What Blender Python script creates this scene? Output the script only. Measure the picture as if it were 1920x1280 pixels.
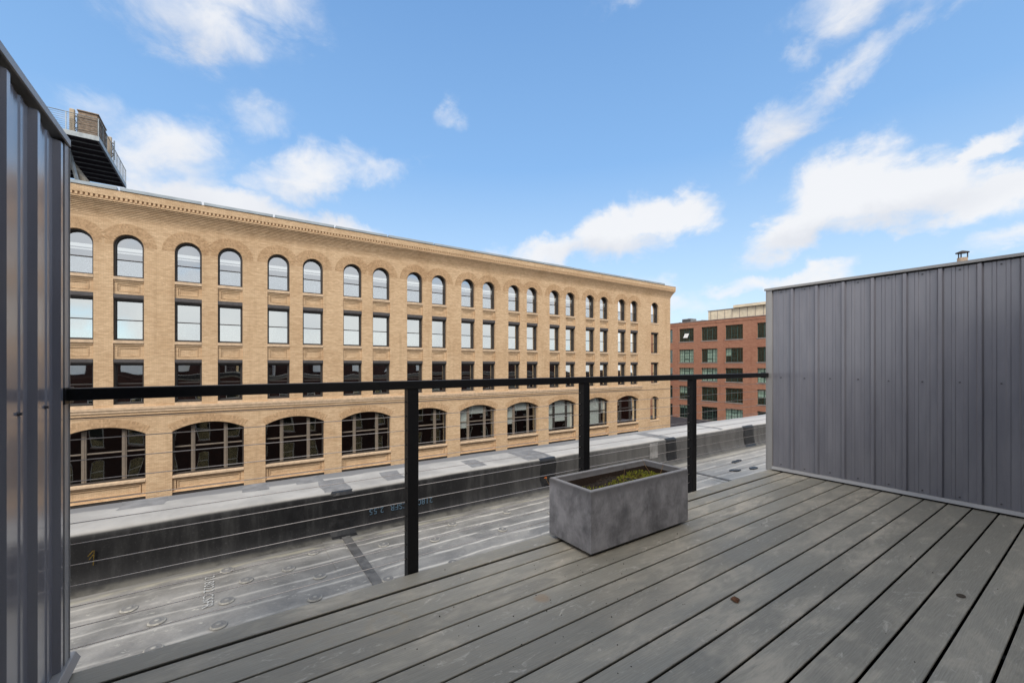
import bpy, math, random
from math import radians as R, sin, cos, pi
from mathutils import Vector
random.seed(7)
S = bpy.context.scene
for o in list(bpy.data.objects): bpy.data.objects.remove(o)
COL = S.collection

# ------------------------------------------------------------------ camera
# x runs along the railing, y straight across the street, z up; the lens is the origin, 1.15 m over the deck
cd = bpy.data.cameras.new('camera'); cam = bpy.data.objects.new('camera', cd); COL.objects.link(cam)
cam.location = (0, 0, 0); cam.rotation_euler = (R(90), 0, R(-34.2))
cd.sensor_width = 36; cd.lens = 782 / 1920 * 36; cd.shift_y = 44 / 1920
cd.clip_start = .02; cd.clip_end = 3000
S.camera = cam

# ------------------------------------------------------------------ node helper
class N:
    def __init__(s, tree): s.t = tree; s.L = tree.links
    def n(s, typ, ins=None, **kw):
        nd = s.t.nodes.new(typ)
        for k, v in kw.items(): setattr(nd, k, v)
        for k, v in (ins or {}).items():
            sk = nd.inputs[k]
            if isinstance(v, bpy.types.NodeSocket): s.L.new(v, sk)
            else: sk.default_value = v
        return nd
    def m(s, op, a, b=0.0, c=0.0, clamp=False):
        return s.n('ShaderNodeMath', {0: a, 1: b, 2: c}, operation=op, use_clamp=clamp).outputs[0]
    def vm(s, op, a, b=(0, 0, 0)):
        nd = s.n('ShaderNodeVectorMath', {0: a, 1: b}, operation=op)
        return nd.outputs['Value'] if op in ('LENGTH', 'DOT_PRODUCT') else nd.outputs[0]
    def mix(s, f, a, b, typ='MIX'):
        nd = s.n('ShaderNodeMix', {0: f, 6: a, 7: b}, data_type='RGBA', blend_type=typ)
        return nd.outputs[2]
    def ramp(s, v, a, b, c=0.0, d=1.0, smooth=True):
        return s.n('ShaderNodeMapRange', {0: v, 1: a, 2: b, 3: c, 4: d},
                   interpolation_type='SMOOTHSTEP' if smooth else 'LINEAR').outputs[0]
    def noise(s, vec, scale, detail=4, rough=.55, dist=0.0, out=0):
        return s.n('ShaderNodeTexNoise', {'Vector': vec, 'Scale': scale, 'Detail': detail, 'Roughness': rough,
                                          'Distortion': dist}).outputs[out]
    def pos(s): return s.n('ShaderNodeNewGeometry').outputs['Position']
    def scale(s, v, k): return s.n('ShaderNodeMapping', {'Vector': v, 'Scale': k}).outputs[0]
def rgb(r, g, b): return (r, g, b, 1)

# ------------------------------------------------------------------ world: daylight sky with broken cloud
SUN_EL, SUN_AZ = 43, 213          # azimuth clockwise from +y: behind the camera
w = bpy.data.worlds.new('World'); S.world = w; w.use_nodes = True
nt = w.node_tree; nt.nodes.clear(); k = N(nt)
sky = k.n('ShaderNodeTexSky', sky_type='NISHITA', sun_disc=False, sun_elevation=R(SUN_EL), sun_rotation=R(SUN_AZ),
          altitude=20, air_density=1.0, dust_density=.6, ozone_density=1.6)
D = k.n('ShaderNodeTexCoord').outputs['Generated']
sp = k.n('ShaderNodeSeparateXYZ', {0: D}); dx, dy, dz = sp.outputs
# azimuth (degrees, from the viewing axis, +right) and elevation
TH = R(34.2)
fwd = k.m('ADD', k.m('MULTIPLY', dx, sin(TH)), k.m('MULTIPLY', dy, cos(TH)))
rgt = k.m('SUBTRACT', k.m('MULTIPLY', dx, cos(TH)), k.m('MULTIPLY', dy, sin(TH)))
az = k.m('MULTIPLY', k.m('ARCTAN2', rgt, fwd), 180 / pi)
el = k.m('MULTIPLY', k.m('ARCSINE', dz), 180 / pi)
n1 = k.noise(k.scale(D, (1, 1, 1.4)), 9, 8, .62, .3, 1)
n1v = k.vm('SUBTRACT', n1, (.5, .5, .5))
n2 = k.noise(k.scale(D, (1, 1, 1.6)), 11, 8, .6, .4)
AE0 = k.n('ShaderNodeCombineXYZ', {0: az, 1: el, 2: 0.0}).outputs[0]
warp = k.vm('MULTIPLY', n1v, (8, 6.5, 0))
AE = k.vm('ADD', AE0, warp)
# cloud clumps: azimuth, elevation, half-width, half-height, tilt (degrees), strength
CL = [(-38, 33.6, 8, 3.6, 0, .75), (-35, 37, 11, 4, 0, .7),
      (-31.5, 26.5, 4.5, 2.6, 10, .42), (-44, 23.5, 4, 2.2, 10, .5),
      (-40, 21.5, 5.0, 3.4, 30, .85), (-38.5, 16.5, 7, 4.0, 60, .68),
      (-33, 16.3, 10, 3.0, -6, 1.25), (-24, 15.6, 8, 2.6, -10, 1.2), (-38, 14.5, 6, 3.4, 0, .95),
      (-25.5, 22.6, 6.8, 3.0, 14, .82), (-18.5, 23.5, 5, 1.8, 10, .5),
      (-8.5, 30.3, 2.6, 2.0, 20, .42), (-13, 25.5, 5, 1.2, 8, .3),
      (13.5, 17.4, 6.0, 3.0, 10, 1.3), (20.5, 18.3, 5.2, 2.9, 0, 1.2), (5.5, 15.0, 6.4, 2.1, 12, .95), (15, 15.4, 6.0, 1.8, 0, .8),
      (38.5, 18.4, 5.4, 3.6, 18, 1.3), (43.0, 17.2, 5.6, 3.0, 0, 1.3), (35, 15.2, 6.0, 2.4, 25, 1.2), (48.5, 15.0, 6.0, 2.2, 0, 1.2),
      (40, 14.6, 6.5, 1.5, 0, .75), (48.2, 18.9, 3.6, 1.3, 25, 1.0), (31.5, 12.9, 3.6, 1.2, 12, .6),
      (32.5, 25.6, 5.5, 2.2, 22, .64), (38.5, 28.0, 5.5, 1.9, 24, .58), (44.5, 30.5, 5.0, 1.4, 20, .48), (34.5, 31.0, 2.4, 2.0, 30, .5),
      (40, 34.5, 8, 3.0, 0, .62), (50, 34.0, 7, 3.2, 0, .75), (31.0, 22.8, 4.0, 1.4, 20, .4),
      (28, 8.9, 5, 1.1, 0, .6), (35, 9.9, 4.6, 1.1, 5, .8), (31, 9.3, 4, 1.1, 0, .7), (19, 10.6, 3, 1.8, 0, .6), (21, 7.5, 8, 1.8, 0, .45),
      (51, 11.0, 4, 1.1, 0, .65), (-3, 14, 6, 1.6, 0, .55), (14, 40, 5, 1.2, 0, .35)]
LOW = [(14, 14.6, 9, 1.5, 0, .9), (38, 13.8, 11, 1.5, 8, .9), (-38, 30.6, 9, 2.6, 0, .9), (-26, 18.5, 9, 2.4, 10, .8),
       (-39, 16, 6, 5, 40, .7), (-30, 11.5, 12, 2, 0, .5), (34, 24, 9, 2.5, 25, .8), (46, 31.5, 14, 2.5, 0, .7)]
def clumps(src, tab):
    acc = None
    for a, e, wa, we, tl, st in tab:
        mp = k.n('ShaderNodeMapping', {'Vector': src, 'Location': (a, e, 0), 'Rotation': (0, 0, R(tl)), 'Scale': (wa, we, 1)},
                 vector_type='TEXTURE')
        v = k.ramp(k.vm('LENGTH', mp.outputs[0]), 0.0, 1.75, st, 0.0)
        acc = v if acc is None else k.m('SMOOTH_MAX', acc, v, .12)
    return acc
B = clumps(AE, CL)
# rest of the sky, out of view: extra cloud cover added to whiten the ambient light
gen = k.ramp(k.noise(k.scale(D, (1, 1, 2.2)), 2.6, 6, .55, .2), .30, .52, 0, .97)
aside = k.ramp(k.vm('LENGTH', k.vm('MULTIPLY', AE0, (1 / 62, 1 / 46, 0))), .95, 1.25)
B = k.m('MAXIMUM', B, k.m('MULTIPLY', gen, aside))
dens = k.m('ADD', B, k.m('MULTIPLY', k.m('SUBTRACT', n2, .5), .95))
dens = k.ramp(dens, .16, .88, 0, 1)
dens = k.m('MULTIPLY', dens, k.ramp(B, .06, .34))
base = k.m('MAXIMUM', k.m('MULTIPLY', clumps(k.vm('ADD', AE0, k.vm('MULTIPLY', n1v, (10, 5, 0))), LOW), .9), 0.0)
soft = k.noise(D, 7, 5, .6)
shade = k.m('ADD', k.m('MULTIPLY', base, k.ramp(soft, .3, .6, .5, 1)), k.m('MULTIPLY', aside, k.ramp(soft, .45, .7, 0, .5)), clamp=True)
ccol = k.mix(shade, rgb(4.85, 4.87, 4.95), rgb(3.75, 3.85, 4.15))
# haze towards the horizon
skyc = k.mix(1.0, sky.outputs[0], rgb(1.32, 1.45, 1.46), 'MULTIPLY')
air = k.mix(k.ramp(el, 1, 13, 0, 1, False), rgb(3.55, 4.17, 4.85), rgb(2.35, 3.42, 4.75))
air = k.mix(k.ramp(el, 13, 25, 0, 1, False), air, rgb(1.30, 2.50, 4.40))
air = k.mix(k.ramp(el, 25, 43, 0, 1, False), air, rgb(.88, 1.88, 3.72))
air = k.mix(k.ramp(el, 43, 90, 0, 1, False), air, rgb(.60, 1.40, 3.10))
skyc = k.mix(.85, skyc, air)
final = k.mix(k.m('MULTIPLY', dens, .93), skyc, ccol)
bg = k.n('ShaderNodeBackground', {0: final, 1: .128})
out = k.n('ShaderNodeOutputWorld'); nt.links.new(bg.outputs[0], out.inputs[0])

sd = bpy.data.lights.new('sun', 'SUN'); sun = bpy.data.objects.new('sun', sd); COL.objects.link(sun)
sd.energy = 1.9; sd.angle = R(24); sd.color = (1, .93, .84)
_a, _e = R(SUN_AZ), R(SUN_EL)
sun.rotation_euler = Vector((sin(_a) * cos(_e), cos(_a) * cos(_e), sin(_e))).to_track_quat('Z', 'Y').to_euler()
S.view_settings.view_transform = 'Standard'; S.view_settings.look = 'None'
S.view_settings.gamma = 1; S.view_settings.use_curve_mapping = False
S.view_settings.exposure = 0.6

# ------------------------------------------------------------------ mesh + object helpers
WL = {}
def tag(o, label=None, cat=None, group=None, kind=None):
    if label: o['label'] = label
    if cat: o['category'] = cat
    if group: o['group'] = group
    if kind: o['kind'] = kind
    return o
def empty(name, loc, parent=None, rz=0):
    o = bpy.data.objects.new(name, None); COL.objects.link(o)
    o.empty_display_size = .2; WL[o] = Vector(loc)
    if parent: o.parent = parent; o.location = Vector(loc) - WL[parent]
    else: o.location = loc
    o.rotation_euler = (0, 0, rz)
    return o
class MB:
    def __init__(s): s.v = []; s.f = []; s.mi = []; s.cur = 0
    def add(s, vs, fs):
        b = len(s.v); s.v += [tuple(p) for p in vs]
        for f in fs: s.f.append(tuple(i + b for i in f)); s.mi.append(s.cur)
    def quad(s, a, b, c, d): s.add([a, b, c, d], [(0, 1, 2, 3)])
    def box(s, x0, x1, y0, y1, z0, z1, ch=0):
        if x0 > x1: x0, x1 = x1, x0
        if y0 > y1: y0, y1 = y1, y0
        if ch <= 0:
            s.add([(x0, y0, z0), (x1, y0, z0), (x1, y1, z0), (x0, y1, z0), (x0, y0, z1), (x1, y0, z1), (x1, y1, z1), (x0, y1, z1)],
                  [(0, 3, 2, 1), (4, 5, 6, 7), (0, 1, 5, 4), (1, 2, 6, 5), (2, 3, 7, 6), (3, 0, 4, 7)])
        else:
            vs = []
            for sx, x in ((1, x0), (-1, x1)):
                for sy, y in ((1, y0), (-1, y1)):
                    for sz, z in ((1, z0), (-1, z1)):
                        vs += [(x, y + sy * ch, z + sz * ch), (x + sx * ch, y, z + sz * ch), (x + sx * ch, y + sy * ch, z)]
            def i(a, b, c, t): return (a * 4 + b * 2 + c) * 3 + t
            fs = [(i(0,0,0,0), i(0,0,1,0), i(0,1,1,0), i(0,1,0,0)), (i(1,0,0,0), i(1,1,0,0), i(1,1,1,0), i(1,0,1,0)),
                  (i(0,0,0,1), i(1,0,0,1), i(1,0,1,1), i(0,0,1,1)), (i(0,1,0,1), i(0,1,1,1), i(1,1,1,1), i(1,1,0,1)),
                  (i(0,0,0,2), i(0,1,0,2), i(1,1,0,2), i(1,0,0,2)), (i(0,0,1,2), i(1,0,1,2), i(1,1,1,2), i(0,1,1,2))]
            for a in (0, 1):
                for b in (0, 1): fs += [(i(a,b,0,0), i(a,b,0,1), i(a,b,1,1), i(a,b,1,0)), (i(a,0,b,0), i(a,0,b,2), i(a,1,b,2), i(a,1,b,0)), (i(0,a,b,1), i(0,a,b,2), i(1,a,b,2), i(1,a,b,1))]
            for a in (0, 1):
                for b in (0, 1):
                    for c in (0, 1): fs.append((i(a,b,c,0), i(a,b,c,1), i(a,b,c,2)))
            s.add(vs, fs)
    def tube(s, p, q, r, n=8, r2=None, cap=True):
        p = Vector(p); q = Vector(q); d = (q - p).normalized(); r2 = r if r2 is None else r2
        u = d.orthogonal().normalized(); v = d.cross(u)
        vs = []
        for c, rr in ((p, r), (q, r2)):
            for i in range(n):
                a = 2 * pi * i / n; vs.append(c + (u * cos(a) + v * sin(a)) * rr)
        fs = [(i, (i + 1) % n, n + (i + 1) % n, n + i) for i in range(n)]
        if cap: fs += [tuple(range(n - 1, -1, -1)), tuple(range(n, 2 * n))]
        s.add(vs, fs)
    def bar(s, p, q, w, h):
        p = Vector(p); q = Vector(q); d = (q - p).normalized(); u = d.cross(Vector((0, 0, 1)))
        if u.length < .01: u = Vector((1, 0, 0))
        u.normalize(); v = u.cross(d)
        vs = [c + u * a * w / 2 + v * b * h / 2 for c in (p, q) for a, b in ((-1, -1), (1, -1), (1, 1), (-1, 1))]
        s.add(vs, [(0, 1, 5, 4), (1, 2, 6, 5), (2, 3, 7, 6), (3, 0, 4, 7), (0, 3, 2, 1), (4, 5, 6, 7)])
    def sweep(s, prof, x0, x1, cap=True):          # profile [(y,z)] closed, along x
        n = len(prof)
        s.add([(x0, y, z) for y, z in prof] + [(x1, y, z) for y, z in prof],
              [(i, (i + 1) % n, n + (i + 1) % n, n + i) for i in range(n)] + ([tuple(range(n - 1, -1, -1)), tuple(range(n, 2 * n))] if cap else []))
    def ring(s, O, I, y0, y1, back=False):
        n = len(O)
        vs = [(x, y0, z) for x, z in O] + [(x, y0, z) for x, z in I] + [(x, y1, z) for x, z in I] + [(x, y1, z) for x, z in O]
        fs = []
        for i in range(n):
            j = (i + 1) % n
            fs += [(i, j, n + j, n + i), (n + i, n + j, 2 * n + j, 2 * n + i)]
            if back: fs.append((3 * n + i, 3 * n + j, j, i))
        s.add(vs, fs)
    def build(s, name, mats, parent=None, loc=None, smooth=False, kind=None, label=None):
        me = bpy.data.meshes.new(name)
        if loc is None:
            xs = [p[0] for p in s.v]; ys = [p[1] for p in s.v]; zs = [p[2] for p in s.v]
            loc = ((min(xs) + max(xs)) / 2, (min(ys) + max(ys)) / 2, min(zs))
        loc = Vector(loc)
        me.from_pydata([(p[0] - loc.x, p[1] - loc.y, p[2] - loc.z) for p in s.v], [], s.f)
        if not isinstance(mats, (list, tuple)): mats = [mats]
        for m in mats: me.materials.append(m)
        if len(mats) > 1: me.polygons.foreach_set('material_index', s.mi)
        if smooth: me.polygons.foreach_set('use_smooth', [True] * len(me.polygons))
        me.update()
        return put(name, me, loc, parent, kind, label)
def put(name, me, loc, parent=None, kind=None, label=None):
    o = bpy.data.objects.new(name, me); COL.objects.link(o)
    loc = Vector(loc); WL[o] = loc
    o.location = loc - (WL[parent] if parent else Vector())
    if parent: o.parent = parent
    if kind: o['kind'] = kind
    if label: o['label'] = label
    return o
def copy_tree(o, parent=None, loc=None):
    c = o.copy(); COL.objects.link(c)
    if parent is not None: c.parent = parent
    if loc is not None:
        c.location = Vector(loc) - (WL[parent] if parent else Vector()); WL[c] = Vector(loc)
    for ch in list(o.children):
        g = ch.copy(); COL.objects.link(g); g.parent = c
    return c

# ------------------------------------------------------------------ materials
def material(name, fn):
    m = bpy.data.materials.new(name); m.use_nodes = True; t = m.node_tree; t.nodes.clear(); kk = N(t)
    o = kk.n('ShaderNodeOutputMaterial'); sh = fn(kk); t.links.new(sh, o.inputs[0]); return m
def bsdf(kk, col, rough=.6, spec=.5, metal=0.0, normal=None, **ex):
    ins = {'Base Color': col, 'Roughness': rough, 'Specular IOR Level': spec, 'Metallic': metal}
    if normal is not None: ins['Normal'] = normal
    ins.update(ex)
    return kk.n('ShaderNodeBsdfPrincipled', ins).outputs[0]
def bump(kk, h, dist=.002, strength=1.0, normal=None):
    ins = {'Height': h, 'Distance': dist, 'Strength': strength}
    if normal is not None: ins['Normal'] = normal
    return kk.n('ShaderNodeBump', ins).outputs[0]
def simple(name, col, rough=.6, spec=.4, metal=0.0, var=.12, sc=6.0, bmp=0.0):
    def f(kk):
        p = kk.pos(); n = kk.noise(p, sc, 5, .6)
        c = kk.mix(kk.ramp(n, .3, .7), rgb(*[q * (1 - var) for q in col]), rgb(*[min(1, q * (1 + var)) for q in col]))
        nm = bump(kk, kk.noise(p, sc * 6, 4, .6), bmp) if bmp else None
        return bsdf(kk, c, kk.ramp(n, .3, .7, rough - .06, rough + .06), spec, metal, nm)
    return material(name, f)
def brick(name, c1, c2, mortar, stain, island=False):
    def f(kk):
        p = kk.pos(); x, y, z = kk.n('ShaderNodeSeparateXYZ', {0: p}).outputs
        uv = kk.n('ShaderNodeCombineXYZ', {0: kk.m('ADD', x, y), 1: z, 2: 0.0}).outputs[0]
        b = kk.n('ShaderNodeTexBrick', {'Vector': uv, 'Color1': rgb(*c1), 'Color2': rgb(*c2), 'Mortar': rgb(*mortar), 'Scale': 1.0,
                                        'Mortar Size': .0055, 'Mortar Smooth': .2, 'Bias': -.15, 'Brick Width': .205, 'Row Height': .068})
        col = b.outputs[0]
        if island:
            rnd = kk.n('ShaderNodeNewGeometry').outputs['Random Per Island']
            col = kk.mix(kk.ramp(rnd, 0, 1, 0, 1, False), rgb(*c1), rgb(*[q * .82 for q in c2]))
        # courses that differ a little in firing, and weathering
        st = kk.noise(kk.scale(p, (.9, .9, 9)), 1.4, 5, .65)
        col = kk.mix(kk.ramp(st, .32, .68, 0, .6), col, kk.mix(1.0, col, rgb(.76, .70, .64), 'MULTIPLY'))
        big = kk.noise(p, .35, 5, .6)
        col = kk.mix(kk.ramp(big, .42, .72, 0, .55), col, kk.mix(1.0, col, rgb(*stain), 'MULTIPLY'))
        wash = kk.noise(kk.scale(p, (2.2, 2.2, .16)), 1.0, 5, .65)
        col = kk.mix(kk.ramp(wash, .52, .74, 0, .38), col, kk.mix(1.0, col, rgb(.70, .66, .62), 'MULTIPLY'))
        fleck = kk.noise(kk.scale(p, (4.2, 4.2, 14)), 1.0, 2, .5)
        col = kk.mix(kk.ramp(fleck, .69, .74, 0, .35), col, rgb(*[min(1, q * 1.35 + .03) for q in c1]))
        h = kk.m('ADD', kk.m('MULTIPLY', b.outputs[1], -1.0), kk.m('MULTIPLY', kk.noise(p, 60, 3), .35))
        return bsdf(kk, col, .88, .25, 0.0, bump(kk, h, .006, .7))
    return material(name, f)
M = {}
M['tan_brick'] = brick('tan_brick', (.77, .56, .35), (.62, .43, .262), (.50, .37, .24), (.80, .74, .68))
M['tan_arch'] = brick('tan_arch_brick', (.68, .475, .285), (.61, .41, .24), (.4, .3, .2), (.82, .76, .70), True)
M['red_brick'] = brick('red_brick', (.52, .262, .168), (.41, .185, .122), (.38, .25, .19), (.82, .74, .76))
M['own_brick'] = brick('own_red_brick', (.05, .021, .017), (.038, .018, .015), (.05, .035, .03), (.7, .66, .66))
M['stone'] = simple('pale_brownstone', (.62, .46, .31), .85, .3, 0, .14, 5, .003)
M['tan_plain'] = simple('corbel_brick', (.62, .43, .26), .88, .25, 0, .14, 9, .004)
M['dark_frame'] = simple('dark_bronze_frame', (.045, .038, .034), .45, .5, 0, .1)
M['tan_frame'] = simple('brown_grey_mullion', (.21, .172, .135), .5, .4, 0, .1)
M['lintel'] = simple('steel_lintel', (.085, .078, .078), .55, .4, 0, .15)
M['coping'] = simple('blue_grey_coping_metal', (.36, .41, .44), .45, .5, .2, .12, 1.2)
M['interior'] = simple('dark_interior', (.035, .033, .032), .9, .2)
M['blind'] = simple('white_blind', (.80, .82, .80), .8, .2, 0, .04)
M['green_blind'] = simple('pale_green_blind', (.78, .86, .80), .8, .2, 0, .05)
M['galv'] = simple('galvanised_steel', (.33, .36, .37), .45, .5, .5, .2, 3)
M['grating'] = simple('dark_platform_grating', (.035, .03, .035), .8, .2, 0, .2)
M['slat'] = simple('weathered_cedar', (.30, .225, .165), .85, .2, 0, .3, 7, .003)
M['antenna'] = simple('beige_antenna_shroud', (.50, .41, .30), .7, .3, 0, .1)
M['rust_beam'] = simple('weathered_steel_beam', (.30, .27, .22), .8, .3, 0, .3, 4)
M['asphalt'] = simple('dark_asphalt_roof', (.055, .053, .062), .9, .2, 0, .2, 1.2)
M['street'] = simple('street_asphalt', (.06, .06, .06), .9, .2, 0, .2, .7)
M['beige_wall'] = simple('beige_panel', (.80, .68, .50), .8, .3, 0, .12, 1.5)
M['unit'] = simple('grey_roof_unit', (.22, .23, .24), .6, .4, 0, .2, 3)
M['green_frame'] = simple('green_steel_sash', (.05, .085, .07), .6, .4, 0, .1)
M['conc_sill'] = simple('concrete_sill', (.36, .30, .27), .85, .2, 0, .15, 3)
M['white_frame'] = simple('painted_white_sash', (.7, .7, .68), .6, .4, 0, .05)
M['slate'] = simple('dark_slate', (.06, .065, .075), .6, .4, 0, .25, 3)
def _black(kk):
    p = kk.pos(); n = kk.noise(p, 120, 3, .6)
    return bsdf(kk, rgb(.006, .006, .007), kk.ramp(n, .3, .7, .40, .52), .28, 0.0, bump(kk, n, .0004))
M['black'] = material('black_powder_coat', _black)
M['steel'] = simple('stainless_cable', (.62, .56, .52), .34, .5, .85, .1, 200)
M['screw'] = simple('screw_head', (.10, .10, .11), .45, .5, .4, .1)
M['leaf'] = simple('dry_brown_leaf', (.13, .06, .03), .8, .2, 0, .4, 60, .002)
M['orange_leaf'] = simple('orange_leaf', (.75, .22, .05), .7, .2, 0, .3, 60)
M['stalk'] = simple('dry_stalk', (.28, .17, .08), .8, .2, 0, .3, 50)
M['crumb'] = simple('dark_soil_crumb', (.03, .02, .015), .9, .2, 0, .3, 80)
def _glow(kk): return kk.n('ShaderNodeEmission', {0: rgb(1, .99, .95), 1: .5}).outputs[0]
M['band_glow'] = material('white_glow', _glow)
def glass(name, refl, tint=(1, 1, 1), inner=(.75, .8, .8), wav=.011, rough=.015):
    def f(kk):
        p = kk.pos()
        h = kk.noise(kk.scale(p, (1, 1, .8)), .75, 0, .5)
        nm = bump(kk, h, wav, 1.0)
        lw = kk.n('ShaderNodeLayerWeight', {'Blend': .25}).outputs['Fresnel']
        fac = kk.m('ADD', refl, kk.m('MULTIPLY', lw, 1 - refl), clamp=True)
        g = kk.n('ShaderNodeBsdfGlossy', {'Color': rgb(*tint), 'Roughness': rough, 'Normal': nm}).outputs[0]
        t = kk.n('ShaderNodeBsdfTransparent', {'Color': rgb(*inner)}).outputs[0]
        return kk.n('ShaderNodeMixShader', {0: fac, 1: t, 2: g}).outputs[0]
    return material(name, f)
M['glass_high'] = glass('reflective_window_glass', .74, (.97, 1, .97))
M['glass_arch'] = glass('arched_window_glass', .55, (.95, .98, 1.0), (.8, .85, .85))
M['glass_low'] = glass('clear_window_glass', .30, (.9, .95, .95), (.85, .88, .86))
M['glass_red'] = glass('greenish_factory_glass', .16, (.85, 1, .93), (.8, .9, .85))

def _paint(kk):            # grey painted profiled steel
    p = kk.pos()
    fine = kk.noise(p, 420, 2, .7)
    soil = kk.noise(kk.scale(p, (5, 5, .7)), 2.2, 5, .6)
    c = kk.mix(kk.ramp(soil, .3, .75), rgb(.200, .201, .236), rgb(.25, .249, .283))
    c = kk.mix(kk.ramp(fine, .35, .65, 0, .5), c, kk.mix(1.0, c, rgb(1.16, 1.15, 1.13), 'MULTIPLY'))
    streak = kk.noise(kk.scale(p, (26, 26, .5)), 1.0, 3, .6)
    c = kk.mix(kk.ramp(streak, .58, .8, 0, .22), c, rgb(.3, .29, .27))
    oil = kk.noise(kk.scale(p, (7, 7, 1.6)), 1.0, 3, .5)
    nm = bump(kk, oil, .0035, .5); nm = bump(kk, fine, .0002, .5, nm)
    return bsdf(kk, c, kk.ramp(soil, .3, .7, .34, .44), .5, .25, nm, **{'Coat Weight': 1.0, 'Coat Roughness': .12, 'Coat Normal': nm})
M['paint'] = material('grey_wall_paint', _paint)
def _trim(kk):
    p = kk.pos(); n = kk.noise(p, 300, 2, .7); s_ = kk.noise(p, 3, 4)
    c = kk.mix(kk.ramp(s_, .3, .7), rgb(.33, .325, .325), rgb(.40, .39, .38))
    return bsdf(kk, c, .42, .5, .25, bump(kk, n, .0002))
M['trim'] = material('grey_trim_paint', _trim)

def _deck(kk):
    p = kk.pos(); x, y, z = kk.n('ShaderNodeSeparateXYZ', {0: p}).outputs
    rnd = kk.n('ShaderNodeObjectInfo').outputs['Random']
    off = kk.m('MULTIPLY', rnd, 37.0)
    q = kk.n('ShaderNodeCombineXYZ', {0: kk.m('ADD', x, off), 1: y, 2: off}).outputs[0]
    # wood-like embossed grain along the board
    warp = kk.noise(kk.scale(q, (1.3, 5, 1)), 1.6, 3, .5)
    gy = kk.m('ADD', kk.m('MULTIPLY', y, 620.0), kk.m('MULTIPLY', warp, 60.0))
    grain = kk.m('SINE', gy)
    fib = kk.noise(kk.scale(q, (9, 300, 1)), 1.0, 3, .6)
    speck = kk.noise(p, 320, 2, .6)
    c = kk.mix(kk.ramp(rnd, 0, 1, 0, 1, False), rgb(.262, .243, .198), rgb(.345, .322, .266))
    c = kk.mix(kk.ramp(fib, .34, .7), kk.mix(1.0, c, rgb(.90, .90, .90), 'MULTIPLY'), kk.mix(1.0, c, rgb(1.08, 1.08, 1.08), 'MULTIPLY'))
    c = kk.mix(kk.ramp(grain, -.9, .9, 0, .12), c, kk.mix(1.0, c, rgb(.70, .71, .71), 'MULTIPLY'))
    # muddy bloom and scuffs; sky sheen is painted into the pale mottling
    mud_sheen = kk.noise(kk.scale(p, (1.1, 2.0, 1)), 1.35, 7, .62, .5)
    mud2 = kk.noise(kk.scale(p, (2.2, 7, 1)), 2.2, 5, .6, .8)
    mk = kk.m('MULTIPLY', kk.ramp(mud_sheen, .40, .68), kk.ramp(mud2, .34, .64, .15, 1))
    c = kk.mix(kk.m('MULTIPLY', mk, .72), c, rgb(.60, .53, .42))
    wh = kk.noise(kk.scale(p, (2.5, 6, 1)), 3.0, 6, .7, 1.2)
    c = kk.mix(kk.ramp(wh, .58, .70, 0, .6), c, rgb(.62, .57, .49))
    # ring left by a pot, and a patch where a planter stood
    def spot(cx, cy, r0, r1, wr):
        d = kk.vm('LENGTH', kk.vm('SUBTRACT', kk.n('ShaderNodeCombineXYZ', {0: x, 1: y, 2: 0.0}).outputs[0], (cx, cy, 0)))
        d = kk.m('ADD', d, kk.m('MULTIPLY', kk.m('SUBTRACT', mud2, .5), .03))
        return kk.m('MULTIPLY', kk.ramp(d, r0, r0 + wr), kk.ramp(d, r1 - wr, r1, 1, 0))
    ringm = kk.m('MULTIPLY', spot(.586, 1.848, .058, .105, .02), kk.ramp(mud2, .3, .6, .4, 1))
    c = kk.mix(kk.m('MULTIPLY', ringm, .38), c, rgb(.34, .285, .20))
    c = kk.mix(kk.m('MULTIPLY', spot(1.28, 1.62, -.1, .05, .03), .45), c, rgb(.36, .22, .11))
    c = kk.mix(kk.m('MULTIPLY', kk.m('MULTIPLY', spot(1.68, 1.30, -.2, .42, .3), kk.ramp(mud2, .35, .65)), .32), c, rgb(.38, .33, .26))
    c = kk.mix(kk.m('MULTIPLY', kk.m('MULTIPLY', spot(.3, 1.97, -.2, .22, .15), kk.ramp(mud2, .4, .6)), .4), c, rgb(.34, .29, .21))
    c = kk.mix(kk.ramp(speck, .62, .72, 0, .35), c, rgb(.30, .29, .26))
    c = kk.mix(kk.ramp(speck, .26, .36, .4, 0), c, rgb(.06, .06, .06))
    h = kk.m('ADD', kk.m('MULTIPLY', grain, .35), kk.m('ADD', fib, kk.m('MULTIPLY', speck, .4)))
    return bsdf(kk, c, kk.ramp(mud_sheen, .3, .7, .48, .66), .5, 0.0, bump(kk, h, .0006, .8))
M['deck'] = material('grey_composite_board', _deck)

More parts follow.
